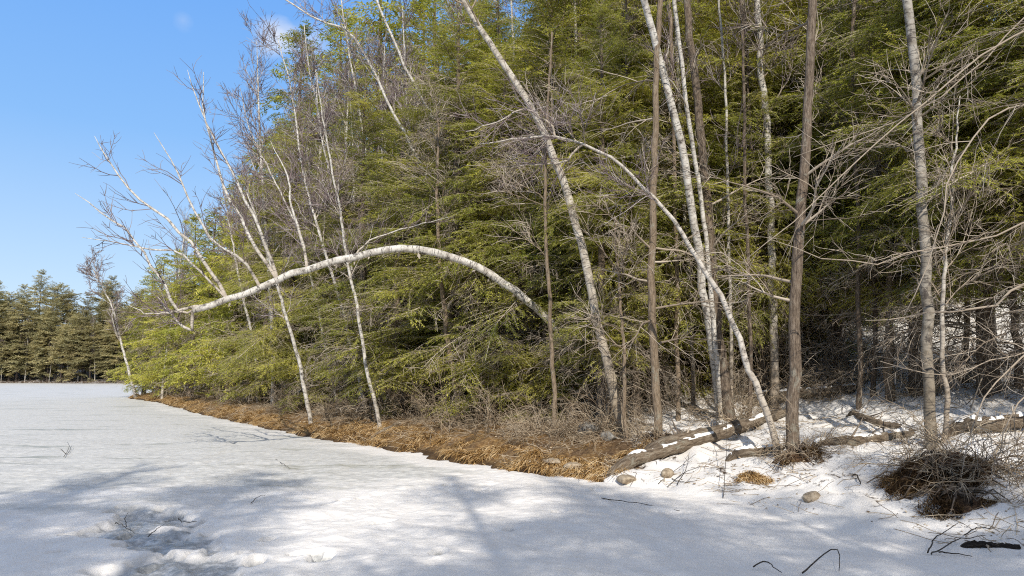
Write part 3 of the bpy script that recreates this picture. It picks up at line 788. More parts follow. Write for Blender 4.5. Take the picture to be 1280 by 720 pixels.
# slimmer birches further back
BG = 'birches in the woods'
SL = [
    ('bright birch trunk high up between the twin trunks and the straight brown trunk', [(968, 520), (968, 400), (965, 210), (960, 130), (954, 60), (950, -5)], 16.5, .12, .06, M_BIRCH, 8),
    ('very thin tan birch just right of the twin brown trunks', [(914, 500), (912, 400), (909, 240), (904, 120), (900, 40), (897, -5)], 16.0, .05, .02, M_BIRCH, 8),
    ('slim white birch right of the thick leaning birch near the top of the woods', [(725, 500), (726, 400), (724, 160), (723, 80), (721, -5)], 18.5, .085, .04, M_BIRCH, 7),
    ('thin yellowish birch between the thick leaning birch and the slim upright birch', [(690, 505), (694, 350), (698, 150), (702, 60), (706, -5)], 18.0, .06, .02, M_TANB, 7),
    ('slim tan trunk just right of the foot of the thick leaning birch', [(784, 538), (779, 480), (774, 412), (770, 340), (768, 270)], 13.2, .055, .015, M_TANB, 9),
    ('slim white birch on the grassy bank, crossing behind the arched trunk', [(473, 528), (464, 485), (452, 420), (438, 345), (430, 290), (415, 215), (404, 150), (396, 90)], 18.3, .065, .012, M_BIRCHW, 14),
    ('second slim white bank birch, left of the one crossing the arch', [(388, 520), (375, 455), (358, 390), (346, 350), (330, 300), (308, 240)], 20.4, .08, .015, M_BIRCHW, 12),
    ('grey birch stem showing between the bank birches below the arch', [(322, 500), (318, 430), (306, 370), (292, 300), (276, 220)], 30, .09, .02, M_BIRCH, 10),
    ('tall white birch whose crown stands against the sky left of the hemlock tops', [(455, 500), (420, 360), (390, 262), (376, 202), (368, 145), (361, 98), (347, 48)], 22, .075, .015, M_BIRCHW, 22),
    ('white birch right of the tall sky birch, forking against the blue', [(470, 500), (440, 330), (421, 253), (402, 173), (394, 119), (386, 85), (380, 30)], 23, .07, .015, M_BIRCHW, 20),
    ('lower white birch leaning out left of the tall sky birch', [(420, 505), (385, 330), (362, 262), (340, 217), (314, 166), (300, 110)], 24, .07, .012, M_BIRCHW, 20),
    ('birch stem leaning out of the hemlock tops with its tip bowed far left', [(600, 430), (560, 280), (509, 170), (490, 137), (472, 97), (447, 54), (429, 36), (400, 28), (345, -6)], 19.5, .075, .012, M_BIRCHW, 16),
    ('birch behind the bowed tip, leaning left near the top of the picture', [(600, 330), (560, 200), (530, 130), (505, 85), (480, 30), (468, -5)], 21, .08, .03, M_BIRCHW, 14),
    ('upright birch in the sky gap left of the bowed birch tip', [(480, 300), (462, 210), (452, 140), (440, 70), (428, -5)], 25, .07, .02, M_BIRCHW, 18),
    ('thin leaning birch on the point of the shore with a short second stem', [(171, 497), (160, 460), (150, 422), (141, 385), (124, 350), (112, 330)], 51, .13, .03, M_BIRCHW, 16),
    ('pale stem deep among dead limbs under the hemlocks, left of the leaning birch foot', [(575, 520), (570, 480), (560, 420), (552, 360), (546, 260), (548, 150)], 17.2, .09, .03, M_TANB, 8),
    ('brown trunk standing in the brush left of the leaning birch foot', [(693, 545), (692, 500), (690, 440), (688, 380), (684, 260), (686, 140), (690, 40)], 13.9, .06, .02, M_TANB, 10),
    ('weathered trunk at the right edge of the snowy wood', [(1272, 560), (1270, 470), (1262, 300), (1255, 150), (1245, 60)], 12.5, .09, .03, M_BROWN, 14),
    ('tan leaning trunk high at the right edge of the woods', [(1225, 520), (1235, 400), (1262, 180), (1272, 130), (1285, 40)], 14, .11, .05, M_TANB, 10),
    ('slim brown trunk right of the curved pale birch', [(1040, 520), (1038, 420), (1040, 300), (1046, 150), (1050, -5)], 17, .06, .03, M_BROWN, 10),
    ('slim dark trunk just left of the thick grey birch', [(1092, 520), (1096, 400), (1100, 250), (1106, 100), (1110, -5)], 15.5, .06, .03, M_BROWN, 12),
    ('slim tan stem between the straight tan trunk and the twin brown trunks', [(848, 520), (846, 400), (842, 250), (838, 100), (835, -5)], 16, .06, .03, M_TANB, 9),
    ('pale birch stem just left of the twin brown trunks', [(868, 515), (864, 380), (856, 240), (850, 90), (846, -5)], 17, .06, .03, M_BIRCH, 7),
    ('thin brown stem just right of the twin brown trunks', [(936, 520), (938, 380), (934, 220), (930, 60), (928, -5)], 15.5, .05, .025, M_BROWN, 10),
    ('tan stem standing close left of the straight brown trunk', [(966, 520), (972, 400), (976, 250), (980, 100), (984, -5)], 18, .07, .03, M_TANB, 8),
    ('pale slim birch leaning right beyond the straight brown trunk', [(1022, 505), (1030, 380), (1040, 240), (1056, 100), (1070, -5)], 19, .07, .03, M_BIRCH, 7),
    ('brown stem midway between the straight brown trunk and the thick grey birch', [(1074, 520), (1072, 400), (1070, 260), (1066, 100), (1064, -5)], 15, .06, .03, M_BROWN, 10),
    ('short tan trunk in the open snow left of the thick grey birch', [(1110, 500), (1112, 430), (1112, 330), (1110, 200)], None, .11, .05, M_TANB, 10),
    ('tan stem behind the root mound on the right', [(1206, 520), (1208, 400), (1206, 240), (1200, 80), (1198, -5)], 15, .07, .03, M_TANB, 9),
    ('white stem near the right edge behind the arching brush', [(1246, 520), (1242, 400), (1236, 260), (1228, 100), (1222, -5)], 16, .07, .03, M_BIRCH, 8),
    ('thin grey stem left of the slim upright birch near the top', [(650, 480), (648, 330), (644, 180), (640, 40), (638, -5)], 19, .06, .025, M_BIRCH, 8),
    ('pale stem right of the slim upright birch near the top', [(762, 500), (764, 350), (768, 200), (770, 60), (772, -5)], 18.5, .065, .025, M_BIRCH, 8),
]
for k, (lab, px, Yd, r0, r1, m, au) in enumerate(SL):
    if Yd and px[0][0] > 800 and Yd >= 14.5: Yd -= 1.6
    bw = m in (M_BIRCH, M_BIRCHW)
    traced('birch_tree' if bw else 'bare_tree', lab, 'birch' if bw else 'tree', px, Yd, r0, r1, m, auto=au, auto_len=(.6, 1.9) if Yd != 51 else (1, 3.5), s0=.4, seed=100 + k,
           twmat=M_TWB if bw else M_TWD, top=3 if px[-1][1] < 0 else None, group=None, lean_y=-1.8 if 'bank' in lab and 'stem' not in lab else 0, tw=(8, 5), rt=.0035 if (Yd or 18) < 22 else .005 if Yd < 40 else .012, trop=.07 if bw else 0)

# limbs coming in from a tree just outside the right edge, in front of the woods
traced('bare_tree', 'leafless tree at the right edge with long limbs sweeping across the wood', 'tree',
       [(1420, 640), (1410, 400), (1400, 200), (1395, 40), (1385, -120)], 8.6, .13, .06, M_BROWN, twmat=M_TWD, brmat=M_TWD, seed=20, auto=6, s0=.6, top=2, branches=[
        dict(px=[(1395, -10), (1290, 40), (1200, 100), (1110, 175), (1010, 265), (930, 330)], r=.009, dy=.6, y0=0),
        dict(px=[(1398, 120), (1300, 130), (1240, 150), (1190, 220), (1160, 330), (1130, 400)], r=.009, dy=-.3, y0=0),
        dict(px=[(1402, 240), (1300, 270), (1240, 292), (1150, 312), (1060, 330), (960, 300)], r=.010, dy=.8, y0=0),
        dict(px=[(1404, 300), (1310, 345), (1262, 362), (1235, 385), (1170, 395), (1080, 405)], r=.018, dy=.5, y0=0),
        dict(px=[(1405, 420), (1300, 430), (1250, 470), (1215, 530), (1195, 600)], r=.008, dy=-.4, y0=0),
        dict(px=[(1396, 20), (1300, 10), (1230, 70), (1150, 130), (1080, 160), (990, 190)], r=.008, dy=1.2, y0=0),
        dict(px=[(1403, 330), (1330, 400), (1280, 440), (1230, 450), (1160, 470), (1090, 450)], r=.008, dy=.8, y0=0),
        dict(px=[(1407, 470), (1300, 480), (1262, 520), (1240, 580), (1232, 630)], r=.007, dy=-.5, y0=0)],
       tw=(11, 5), trop=-.03, rt=.0018)

# crowd of leafless birches behind the hemlocks, for the twig haze against the sky
def wild_birch(seed, H):
    g = np.random.default_rng(seed)
    n = 22; t = np.linspace(0, 1, n); a = g.uniform(-.12, .12, 2)
    P = np.stack([a[0] * t ** 1.5 * H + .1 * np.sin(5 * t + seed), a[1] * t ** 1.5 * H + .1 * np.cos(4 * t), t * H], -1); P[0, 2] = -.3
    r = (.085 * (1 - t) ** .8 + .01)
    mt = MB(); mt.tube(P, r, 8, .03, g)
    A, ar = spawn(g, P[None], r[None], 26, (22, 50), (1.0, 3.0), 8, .35, 1, .08, .1, .45, .004, taper_len=.55)
    mb = MB(); mb.twigs(A, ar, 5)
    B, br = spawn(g, A, ar, 9, (25, 50), (.4, 1.3), 5, .15, 1, .07, .12, .5, .0042); mw = MB(); mw.twigs(B, br)
    D, dr = spawn(g, B, br, 4, (25, 50), (.2, .6), 4, .2, 1, .05, .14, .6, .0036); mw.twigs(D, dr)
    return mt.mesh('trunk'), mb.mesh('branches'), mw.mesh('twigs')
WB = [wild_birch(300 + k, H) for k, H in enumerate((12, 13.5, 11, 14.5))]
wproto = {}
def wild(k, x, y, rz, s, label, group):
    z = gz(x, y)
    if k not in wproto:
        r = thing('birch_tree', label, 'birch', (x, y, z), group, rz, s)
        for nm, me, m in zip(('trunk', 'branches', 'twigs'), WB[k], (M_BIRCHW, M_BIRCHW, M_TWB)): obj(nm, me, m, r)
        wproto[k] = r; return r
    return dup(wproto[k], (x, y, z), rz, s, label, group)
HZ = [(330, 33), (350, 38), (372, 30), (392, 34), (410, 28), (428, 31), (445, 27), (462, 33), (480, 26), (498, 30), (515, 27), (535, 31), (300, 42), (280, 46), (262, 50), (560, 27),
      (590, 29), (640, 27), (245, 44), (232, 50), (215, 52), (290, 38), (312, 36), (338, 28), (360, 34), (402, 31), (436, 36), (455, 38), (488, 34), (525, 24), (545, 30), (205, 46), (190, 56), (680, 30), (760, 26), (810, 28), (1000, 24), (1075, 27), (1180, 25), (860, 25)]
for k, (px, Yd) in enumerate(HZ):
    p = at(px, 480, Yd)
    wild(k % 4, p[0], p[1], rg.uniform(0, 6.28), np.interp(Yd, [24, 34, 50], [1.1, .98, .72]) * rg.uniform(.92, 1.08),
         'leafless birch with purple-brown twigs among the hemlock tops, %s from the left' % nth(1 + sum(q[0] < px for q in HZ)) if px < 600 else 'leafless birch deep behind the hemlocks, %s from the right' % nth(1 + sum(q[0] > px for q in HZ)), 'leafless birches behind the hemlocks')

for k, (x, y, sc_) in enumerate([(8.7, -.4, .9), (9.6, 2.4, .9), (6.6, -5.4, 1.0), (-3.2, -5.9, .9), (3.2, -5.0, .85)]):
    wild(k % 4, x, y, rg.uniform(0, 6.28), sc_, 'leafless birch on the near shore beside the photographer, shading the right bank', 'leafless birches shading the bank')

for k in range(14):
    p = shore_point(LS[27] + 8 + k * 4.6 + rg.uniform(-1.5, 1.5), rg.uniform(.8, 3))
    wild(k % 4, p[0], p[1], rg.uniform(0, 6.28), rg.uniform(.7, 1.15), 'small leafless tree at the ice edge before the far pines, %s from the right' % nth(k + 1), 'leafless trees on the far shore')

# ------------------------------------------------------------------ brush
def shrub(seed, n, ln, droop, spread=1.0, rs=.006):
    g = np.random.default_rng(seed)
    az = g.uniform(0, 6.283, n); el = g.uniform(.35, 1.3, n)
    d = np.stack([np.cos(az) * np.cos(el) * spread, np.sin(az) * np.cos(el) * spread, np.sin(el)], -1); d = norm(d)
    K = 9; P = np.empty((n, K, 3)); P[:, 0] = g.normal(0, .16, (n, 3)) * [1, 1, 0] - [0, 0, .08]
    st = (g.uniform(*ln, n) / (K - 1))[:, None]
    for k in range(1, K):
        d = d + g.normal(0, .12, (n, 3)); d[:, 2] -= droop; d = norm(d); P[:, k] = P[:, k - 1] + d * st
        P[:, k, 2] = np.maximum(P[:, k, 2], .02)
    r = rs * g.uniform(.6, 1.4, n)[:, None] * np.linspace(1, .35, K)[None] + .002
    m = MB(); m.twigs(P, r, 4)
    A, ar = spawn(g, P, r, 8, (20, 60), (.3, .9), 5, .2, 1, -droop * .5, .18, .6, .0022); m.twigs(A, ar)
    B, br = spawn(g, A, ar, 3, (20, 60), (.1, .4), 4, .2, 1, -.04, .2, .6, .0018); m.twigs(B, br)
    return m.mesh('bare_shrub')
SH = [shrub(400, 14, (1.2, 2.4), .16), shrub(401, 18, (1.0, 2.0), .2), shrub(402, 10, (1.4, 2.8), .12), shrub(403, 22, (.8, 1.5), .22), shrub(404, 12, (1.0, 2.2), .05)]
shp = {}
def put_shrub(k, x, y, s, lab, group):
    z = gz(x, y)
    if k not in shp:
        o = obj('bare_shrub', SH[k], M_TWS); tag(o, lab, 'shrub', group); shp[k] = o
    else:
        o = shp[k].copy(); C.objects.link(o); o['label'] = lab; o['group'] = group
    o.location = (x, y, z); o.rotation_euler = (0, 0, rg.uniform(0, 6.28)); o.scale = (s, s, s)
s = S_MID - 1.2
while s < S_END - 8:
    for inl in ((rg.uniform(.9, 1.7), rg.uniform(1.7, 3.2)) if S_MID < s < S_MID + 5 else (rg.uniform(1.2, 1.9), rg.uniform(2.0, 3.2))):
        p = shore_point(s + rg.uniform(-.4, .4), inl)
        put_shrub(int(rg.integers(0, 4)), p[0], p[1], rg.uniform(.45, .85), 'leafless grey-brown shrub arching over the dead grass of the bank', 'leafless shrubs along the bank')
    s += rg.uniform(.5, .9) * (1 if s < S_MID + 8 else 1.5 if s < S_MID + 16 else 3)
for k in range(28):
    px = rg.uniform(780, 1290); Yd = rg.uniform(12.0, 17.5); p = at(px, 480, Yd)
    if shore_dist(np.array([p[0]]), np.array([p[1]]))[0] < 1.2: continue
    put_shrub(int(rg.integers(0, 5)), p[0], p[1], rg.uniform(.4, .75), 'leafless brush with pale crossed stems on the snowy forest floor', 'brush on the snowy forest floor')

for px, py, k, sc_, lab in ((1200, 590, 1, .75, 'pale drooping brush hanging over the right side of the root mound'), (1235, 585, 3, .8, 'tangled pale twigs right of the root mound'),
                            (1010, 566, 3, .6, 'tangle of pale twigs around the foot of the straight brown trunk'), (1140, 575, 1, .55, 'thin brush on the left flank of the root mound'), (1262, 600, 1, .7, 'pale arching brush at the right edge in the snow')):
    b = ground_at(px, py); put_shrub(k, b[0], b[1], sc_, lab, 'brush beside the root mound')

# ------------------------------------------------------------------ dead grass
def blades(seed, pos, ln, nrm_xy, lay, w=.007):
    g = np.random.default_rng(seed); N = len(pos)
    K = 4
    d = np.stack([nrm_xy[:, 0] * lay, nrm_xy[:, 1] * lay, np.full(N, .8)], -1) + g.normal(0, .45, (N, 3)); d = norm(d)
    P = np.empty((N, K, 3)); P[:, 0] = pos; st = (ln / (K - 1))[:, None]
    for k in range(1, K):
        P[:, k] = P[:, k - 1] + d * st; d = d + np.array([0, 0, -.75]) ; d[:, :2] += nrm_xy * .25; d = norm(d)
    side = norm(np.stack([-d[:, 1], d[:, 0], d[:, 0] * 0], -1) + g.normal(0, .2, (N, 3)))
    wd = w * np.array([1, .85, .6, .1])
    V = np.stack([P - side[:, None] * wd[None, :, None], P + side[:, None] * wd[None, :, None]], 2)   # N,K,2,3
    m = np.arange(N)[:, None] * (K * 2); i = np.arange(K - 1)[None] * 2
    F = np.stack([m + i, m + i + 1, m + i + 3, m + i + 2], -1).reshape(-1, 4)
    return V.reshape(-1, 3), F
g = np.random.default_rng(77)
N = 60000
ss = S_MID - 2.0 + (S_END - S_MID - 2) * g.uniform(0, 1, N) ** 1.9; inl = g.uniform(0.02, 1.0, N) * (.35 + .9 * vnoise(ss * .8, ss * 0, 12))
L_ = LS; i = np.clip(np.searchsorted(L_, ss) - 1, 0, len(SHORE) - 2); t = ((ss - L_[i]) / (L_[i + 1] - L_[i]))[:, None]
pp = SHORE[i] * (1 - t) + SHORE[i + 1] * t; dv = SHORE[i + 1] - SHORE[i]; nn = np.stack([dv[:, 1], -dv[:, 0]], -1); nn /= np.linalg.norm(nn, axis=1, keepdims=True)
pp = pp + nn * inl[:, None]
cl = fbm(pp[:, 0] * 1.6, pp[:, 1] * 1.6, 91) ; ok = cl > g.uniform(.42, .6, N)
pp, nn, ss = pp[ok], nn[ok], ss[ok]
pos = np.stack([pp[:, 0], pp[:, 1], ground_z(pp[:, 0], pp[:, 1]) - .01], -1)
far = np.clip((ss - S_MID) / 20, 0, 1)
V, F = blades(78, pos, g.uniform(.05, .28, len(pos)), norm(-nn * .7 + g.normal(0, .6, nn.shape)), 1.6, .006 + .012 * far[:, None, None] if False else .008)
go = obj('grass', mesh_from('grass', V, F, smooth=False), M_GRASS); go['kind'] = 'stuff'; go['label'] = 'flattened orange-brown dead grass along the bank'; go['category'] = 'grass'

# ------------------------------------------------------------------ logs, rocks, mound, sticks
def log(name, label, px, Y, r0, r1, mat, snow=False, seed=1, lift=.7, stubs=6):
    g = np.random.default_rng(seed)
    pts = []
    for k, p in enumerate(px):
        q = ground_at(*p) if Y is None else at(p[0], p[1], Y)
        q = q.copy(); q[2] = gz(q[0], q[1]) + lift * (r0 if k < len(px) - 1 else r1); pts.append(q)
    P = smooth_path(np.array(pts), 30); P[:, 2] += g.normal(0, .006, 30)
    t = np.linspace(0, 1, 30); rr = (r0 * (1 - t) + r1 * t) * (1 + .3 * (vnoise(t * 7, t * 0, seed) - .5)); P[:4, 2] -= r0 * np.array([1.9, 1.2, .6, .2])
    base = P.mean(0); base[2] -= r0
    m = MB(); m.tube(P, rr, 14, .1, g)
    root = thing(name, label, 'log', tuple(base))
    obj('trunk', m.mesh('trunk', base), mat, root)
    if stubs:
        A, ar = spawn(g, P[None], rr[None], stubs, (50, 90), (.15, .7), 5, .1, .95, .05, .12, .25, .004)
        m2 = MB(); m2.twigs(A, ar, 5); obj('branch_stubs', m2.mesh('branch_stubs', base), M_TWD, root)
    if snow:
        # snow lying along the upper side, broken in lengths
        tt = np.linspace(0, 1, 120); Q = np.stack([np.interp(tt, t, P[:, i]) for i in range(3)], -1); r = np.interp(tt, t, rr)
        dirv = norm(np.gradient(Q, axis=0)); sd = norm(np.cross(dirv, [0, 0, 1.0]))
        th = np.linspace(.75, 2.4, 9)
        hh = np.clip(fbm(tt * 13, tt * 0, seed + 4) * 2.6 - 1.1, 0, 1)
        V = []
        for a in th:
            e = np.sin(np.pi * (a - .75) / 1.65)
            V.append(Q + (sd * np.cos(a) + np.array([0, 0, 1.0]) * np.sin(a)) * (r * .93 + (.006 + .034 * hh * e) * (hh > 0))[:, None])
        V = np.stack(V, 1); nn_, k_ = V.shape[:2]
        i = np.arange(nn_ - 1)[:, None] * k_; j = np.arange(k_ - 1)[None]
        F = np.stack([i + j, i + j + 1, i + k_ + j + 1, i + k_ + j], -1).reshape(-1, 4)
        obj('snow_cap', mesh_from('snow_cap', V.reshape(-1, 3) - base, F), M_SNOW, root)
    return root
log('fallen_log', 'long fallen log with snow along its top lying up the bank from the ice edge', [(762, 594), (835, 571), (900, 551), (952, 532)], None, .105, .09, M_LOG, True, 1, lift=1.1)
log('fallen_log', 'thinner barked log lying against the far side of the long fallen log', [(800, 574), (850, 560), (930, 540), (985, 520)], None, .11, .07, M_LOG, False, 11, lift=1.2)
log('fallen_log', 'short dark mossy log in the snow at the foot of the curved pale birch', [(912, 574), (940, 570), (978, 563)], None, .08, .06, M_LOG, True, 2, stubs=2)
log('fallen_log', 'half buried log between the straight brown trunk and the root mound', [(1010, 560), (1070, 556), (1140, 545)], None, .08, .06, M_LOG, True, 3)
log('fallen_log', 'fallen log far back across the snow behind the straight brown trunk', [(930, 505), (1000, 497), (1070, 488)], None, .12, .08, M_LOG, True, 4)
log('fallen_log', 'fallen log across the snow at the right, behind the root mound', [(1185, 545), (1240, 540), (1290, 532)], None, .13, .1, M_LOG, True, 5)
log('fallen_log', 'dark branchy log in the hollow right of the straight brown trunk', [(1062, 520), (1090, 530), (1125, 536)], None, .07, .04, M_LOG, False, 6, stubs=14)
log('fallen_log', 'short black log frozen in the snow at the lower right corner', [(1202, 683), (1235, 684), (1275, 687)], None, .035, .03, mat_bark('wet_log_bark', (.012, .01, .008), (.04, .03, .024), (.1, .08, .06)), False, 7, .4, 2)
log('fallen_log', 'dark bare pole slanting down the grassy bank left of the brush', [(462, 552), (480, 541), (500, 530)], None, .05, .04, M_LOG, False, 8, .8, 3)

def rock(label, px, py, w, h, mat, seed, cat='rock', dz=0, p=None):
    g = np.random.default_rng(seed)
    bm = bmesh.new(); bmesh.ops.create_icosphere(bm, subdivisions=4, radius=1)
    A = np.array([v.co for v in bm.verts])
    pl = norm(g.normal(0, 1, (9, 3))); cut = g.uniform(.62, .92, 9)
    for q, c in zip(pl, cut):
        dd_ = A @ q; A -= np.maximum(dd_ - c, 0)[:, None] * q * .85
    A *= (1 + .12 * (fbm(A[:, 0] * 3 + 7, A[:, 1] * 3 + A[:, 2] * 2, seed) - .5))[:, None]
    A *= [w, w * g.uniform(.6, .9), h]
    for v, c in zip(bm.verts, A): v.co = c
    for f in bm.faces: f.smooth = True
    me = bpy.data.meshes.new('rock'); bm.to_mesh(me); bm.free()
    o = obj('rock', me, mat)
    b = ground_at(px, py) if p is None else p
    o.location = (b[0], b[1], b[2] + h * .12 + dz); o.rotation_euler = (0, 0, g.uniform(0, 6.28))
    return tag(o, label, cat)
rock('small round tan stone alone in the snow below the straight brown trunk', 1016, 624, .13, .085, M_ROCK, 1)
rock('pale tan stone at the ice edge against the lower end of the long log', 836, 594, .13, .09, M_ROCK, 2)
rock('flat pale stone under the near end of the long log', 783, 600, .22, .07, M_ROCK, 3)
rock('grey boulder under the brush right of the orange grass', 735, 538, .3, .16, M_ROCKG, 4)
rock('smaller grey boulder on the bank just left of the long log', 760, 548, .2, .12, M_ROCKG, 5)
rock('pale flat stone in the orange grass at the ice edge', 690, 578, .2, .06, M_ROCK, 6)
rock('tan stone at the grassy ice edge, right of the pale flat stone', 716, 586, .16, .08, M_ROCK, 7)

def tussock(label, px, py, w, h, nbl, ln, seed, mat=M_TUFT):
    g = np.random.default_rng(seed); b = ground_at(px, py)
    root = thing('grass_tussock', label, 'tussock', tuple(b))
    n = 40; th = np.linspace(0, 2 * np.pi, n, endpoint=False); ring = np.linspace(0, 1, 14)
    T_, Rr = np.meshgrid(th, ring); rad = w * Rr * (1 + .75 * (fbm(np.cos(T_) * 1.8 + 5, np.sin(T_) * 1.8 + 5, seed) - .5))
    x = rad * np.cos(T_); y = rad * np.sin(T_) * .8
    z = h * (1 - Rr ** 1.3) * (.45 + 1.1 * fbm(x * 2.5 + 8, y * 2.5, seed + 2)) + (fbm(x * 9 + 3, y * 9, seed) - .5) * .12 - .06 * Rr
    V = np.stack([x, y, z], -1).reshape(-1, 3); i = np.arange(13)[:, None] * n; j = np.arange(n)[None]; j2 = (j + 1) % n
    F = np.stack([i + j, i + j2, i + n + j2, i + n + j], -1).reshape(-1, 4)
    V[:, 2] += ground_z(V[:, 0] + b[0], V[:, 1] + b[1]) - b[2]
    t = NT('peat'); gg = t.n('ShaderNodeNewGeometry'); q = t.noise(gg.outputs['Position'], 22, 6, .7)
    pm = t.out(t.bsdf(t.ramp(q, [(.3, (.02, .013, .008)), (.5, (.07, .04, .022)), (.75, (.2, .12, .06))]), .95, t.bump(q, .8, .03)))
    obj('mound', mesh_from('mound', V, F), pm, root)
    a = g.uniform(0, 6.283, nbl); rr = w * np.sqrt(g.uniform(0, 1, nbl)) * .95
    bx, by = rr * np.cos(a), rr * np.sin(a) * .8
    ka = fbm(bx * 4 + 2, by * 4, seed + 5) > .48; bx, by, a, rr = bx[ka], by[ka], a[ka], rr[ka]; nbl = len(bx)
    bz = h * .85 * (1 - (rr / w) ** 1.3) + ground_z(bx + b[0], by + b[1]) - b[2] - .01
    if w > .3:
        nr = 16; ra = g.uniform(0, 6.283, nr); kk = np.linspace(.05, 1.05, 8)[None]
        rx = w * kk * np.cos(ra[:, None] + .5 * kk * g.normal(0, 1, (nr, 1))); ry = w * .8 * kk * np.sin(ra[:, None] + .5 * kk * g.normal(0, 1, (nr, 1)))
        rzz = h * .9 * (1 - kk ** 1.3) + .05 + g.normal(0, .03, (nr, 8)) + ground_z(rx + b[0], ry + b[1]) - b[2]
        mr_ = MB(); mr_.twigs(np.stack([rx, ry, rzz], -1), np.linspace(.022, .006, 8)[None] * g.uniform(.4, 1.2, (nr, 1)), 5)
        obj('roots', mr_.mesh('roots'), M_BROWN, root)
    V, F = blades(seed + 1, np.stack([bx, by, bz], -1), g.uniform(.4, 1, nbl) * ln, norm(np.stack([np.cos(a), np.sin(a)], -1) * .5 + g.normal(0, .8, (nbl, 2))), .9, .0045)
    o = obj('blades', mesh_from('blades', V, F, smooth=False), mat, root); o['kind'] = 'stuff'
    return root
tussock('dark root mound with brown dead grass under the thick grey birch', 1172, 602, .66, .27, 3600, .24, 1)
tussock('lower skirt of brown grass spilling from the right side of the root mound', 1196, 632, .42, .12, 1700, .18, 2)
tussock('flat brown grass tuft in the snow left of the straight brown trunk', 940, 598, .2, .07, 900, .14, 3, M_GRASS)
tussock('smaller brown tuft right beside the flat brown tuft', 957, 604, .13, .05, 500, .11, 4, M_GRASS)
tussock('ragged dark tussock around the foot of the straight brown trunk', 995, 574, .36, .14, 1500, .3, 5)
tussock('brown tussock around the foot of the hemlock with the straight tan trunk', 822, 556, .4, .12, 1500, .26, 6, M_GRASS)

def stick(label, polys, r=.006, mat=M_TWK, seed=1, lift=.03):
    g = np.random.default_rng(seed); m = MB(); base = None
    for pl in polys:
        q = []
        for p in pl:
            b = ground_at(p[0], p[1]).copy(); b[2] += (p[2] if len(p) > 2 else 0) + .012; q.append(b)
        Q = smooth_path(np.array(q), 12); Q += g.normal(0, .004, Q.shape)
        if base is None: base = Q[0].copy()
        m.tube(Q, r * np.linspace(1, .45, 12), 6)
    o = obj('fallen_stick', m.mesh('fallen_stick', base), mat); o.location = tuple(base)
    return tag(o, label, 'stick')
stick('dark forked twig sticking out of the snow at the bottom edge', [[(942, 711), (958, 709, .03), (976, 719)], [(1003, 719), (1022, 707, .03), (1042, 700, .08), (1050, 703, .06), (1049, 716)]], .007, seed=1)
stick('black branching twig in the snow at the lower right beside the black log', [[(1164, 695), (1174, 690), (1196, 680, .02), (1232, 676, .03)], [(1160, 692), (1172, 680, .05), (1198, 664, .06)], [(1174, 692), (1200, 695), (1214, 698)], [(1205, 675, .03), (1222, 669, .05), (1240, 668, .04)]], .007, seed=2)
stick('crossed dry twigs on the snow below the long fallen log', [[(822, 606), (845, 592, .04), (870, 577, .1)], [(835, 610), (852, 598, .03), (876, 590, .08)], [(846, 608), (858, 596, .1), (862, 580, .16)], [(840, 600), (856, 604), (872, 604, .03)]], .006, seed=3)
stick('upright thin dead stalk in the snow left of the two brown tufts', [[(904, 625), (908, 590, .2), (910, 562, .5)]], .005, seed=4)
stick('little twig cross on the grey ice at the left', [[(76, 562), (84, 568), (90, 560, .05)], [(80, 572), (86, 562, .03), (84, 556, .05)]], .005, seed=5)
stick('bent twig lying at the edge of the slushy hollow', [[(143, 655), (152, 662, .03), (168, 668)], [(158, 660), (156, 654, .04), (160, 650, .06)]], .005, seed=6)
stick('curved twig on the snow right of the slushy hollow', [[(223, 650), (228, 656, .02), (240, 656, .02), (246, 653)]], .006, seed=7)
stick('dark twig beside the footprints at the slushy hollow', [[(186, 672), (194, 668, .03), (204, 662, .03)]], .005, seed=8)
stick('thin stick on the shaded snow in the middle distance', [[(314, 630), (322, 625, .02), (332, 620)]], .005, seed=9)
stick('thin twig on the ice far out from the bank', [[(345, 575), (354, 582, .02), (364, 588)]], .005, seed=10)
stick('short dark stub standing in the snow below the root mound', [[(1066, 596), (1072, 600, .03), (1076, 607)]], .014, seed=11)
stick('long thin branch lying on the snow from the foot of the log', [[(752, 624), (800, 632, .01), (850, 640)]], .006, seed=12)

# ------------------------------------------------------------------ litter
g = np.random.default_rng(91)
N = 34000
lx = g.uniform(-.5, 17, N); ly = 6 + 18 * g.uniform(0, 1, N) ** 1.3
sb = S_MID - 2 + 26 * g.uniform(0, 1, 9000) ** 1.5; qb = np.array([shore_point(a_, b_) for a_, b_ in zip(sb, g.uniform(.05, 1.6, 9000))]); lx = np.r_[lx, qb[:, 0]]; ly = np.r_[ly, qb[:, 1]]; N = len(lx)
mix_ = g.permutation(N); lx = lx[mix_]; ly = ly[mix_]
dsh = shore_dist(lx, ly); kp = (dsh > .02) & (fbm(lx * .8, ly * .8, 33) > g.uniform(.3, .7, N)); lx, ly = lx[kp], ly[kp]; N = len(lx)
lp = np.stack([lx, ly, ground_z(lx, ly) + .008], -1)
a = g.uniform(0, 6.283, N); d = np.stack([np.cos(a), np.sin(a), g.normal(.1, .25, N)], -1); d = norm(d)
m = MB(); h_ = N * 2 // 3
m.leaves(lp[:h_], d[:h_], norm(np.cross(d[:h_], norm(np.array([0, 0, 1.]) + g.normal(0, .5, (h_, 3))))), g.uniform(.02, .06, h_), g.uniform(.012, .035, h_), 0)
tl = g.uniform(.08, .5, N - h_)[:, None, None]; tk = np.linspace(0, 1, 4)[None, :, None]
TP_ = lp[h_:, None] + d[h_:, None] * tl * tk + g.normal(0, .008, (N - h_, 4, 3)); TP_[..., 2] = np.maximum(TP_[..., 2], ground_z(TP_[..., 0], TP_[..., 1]) + .004)
m.twigs(TP_, np.full((N - h_, 4), .0035))
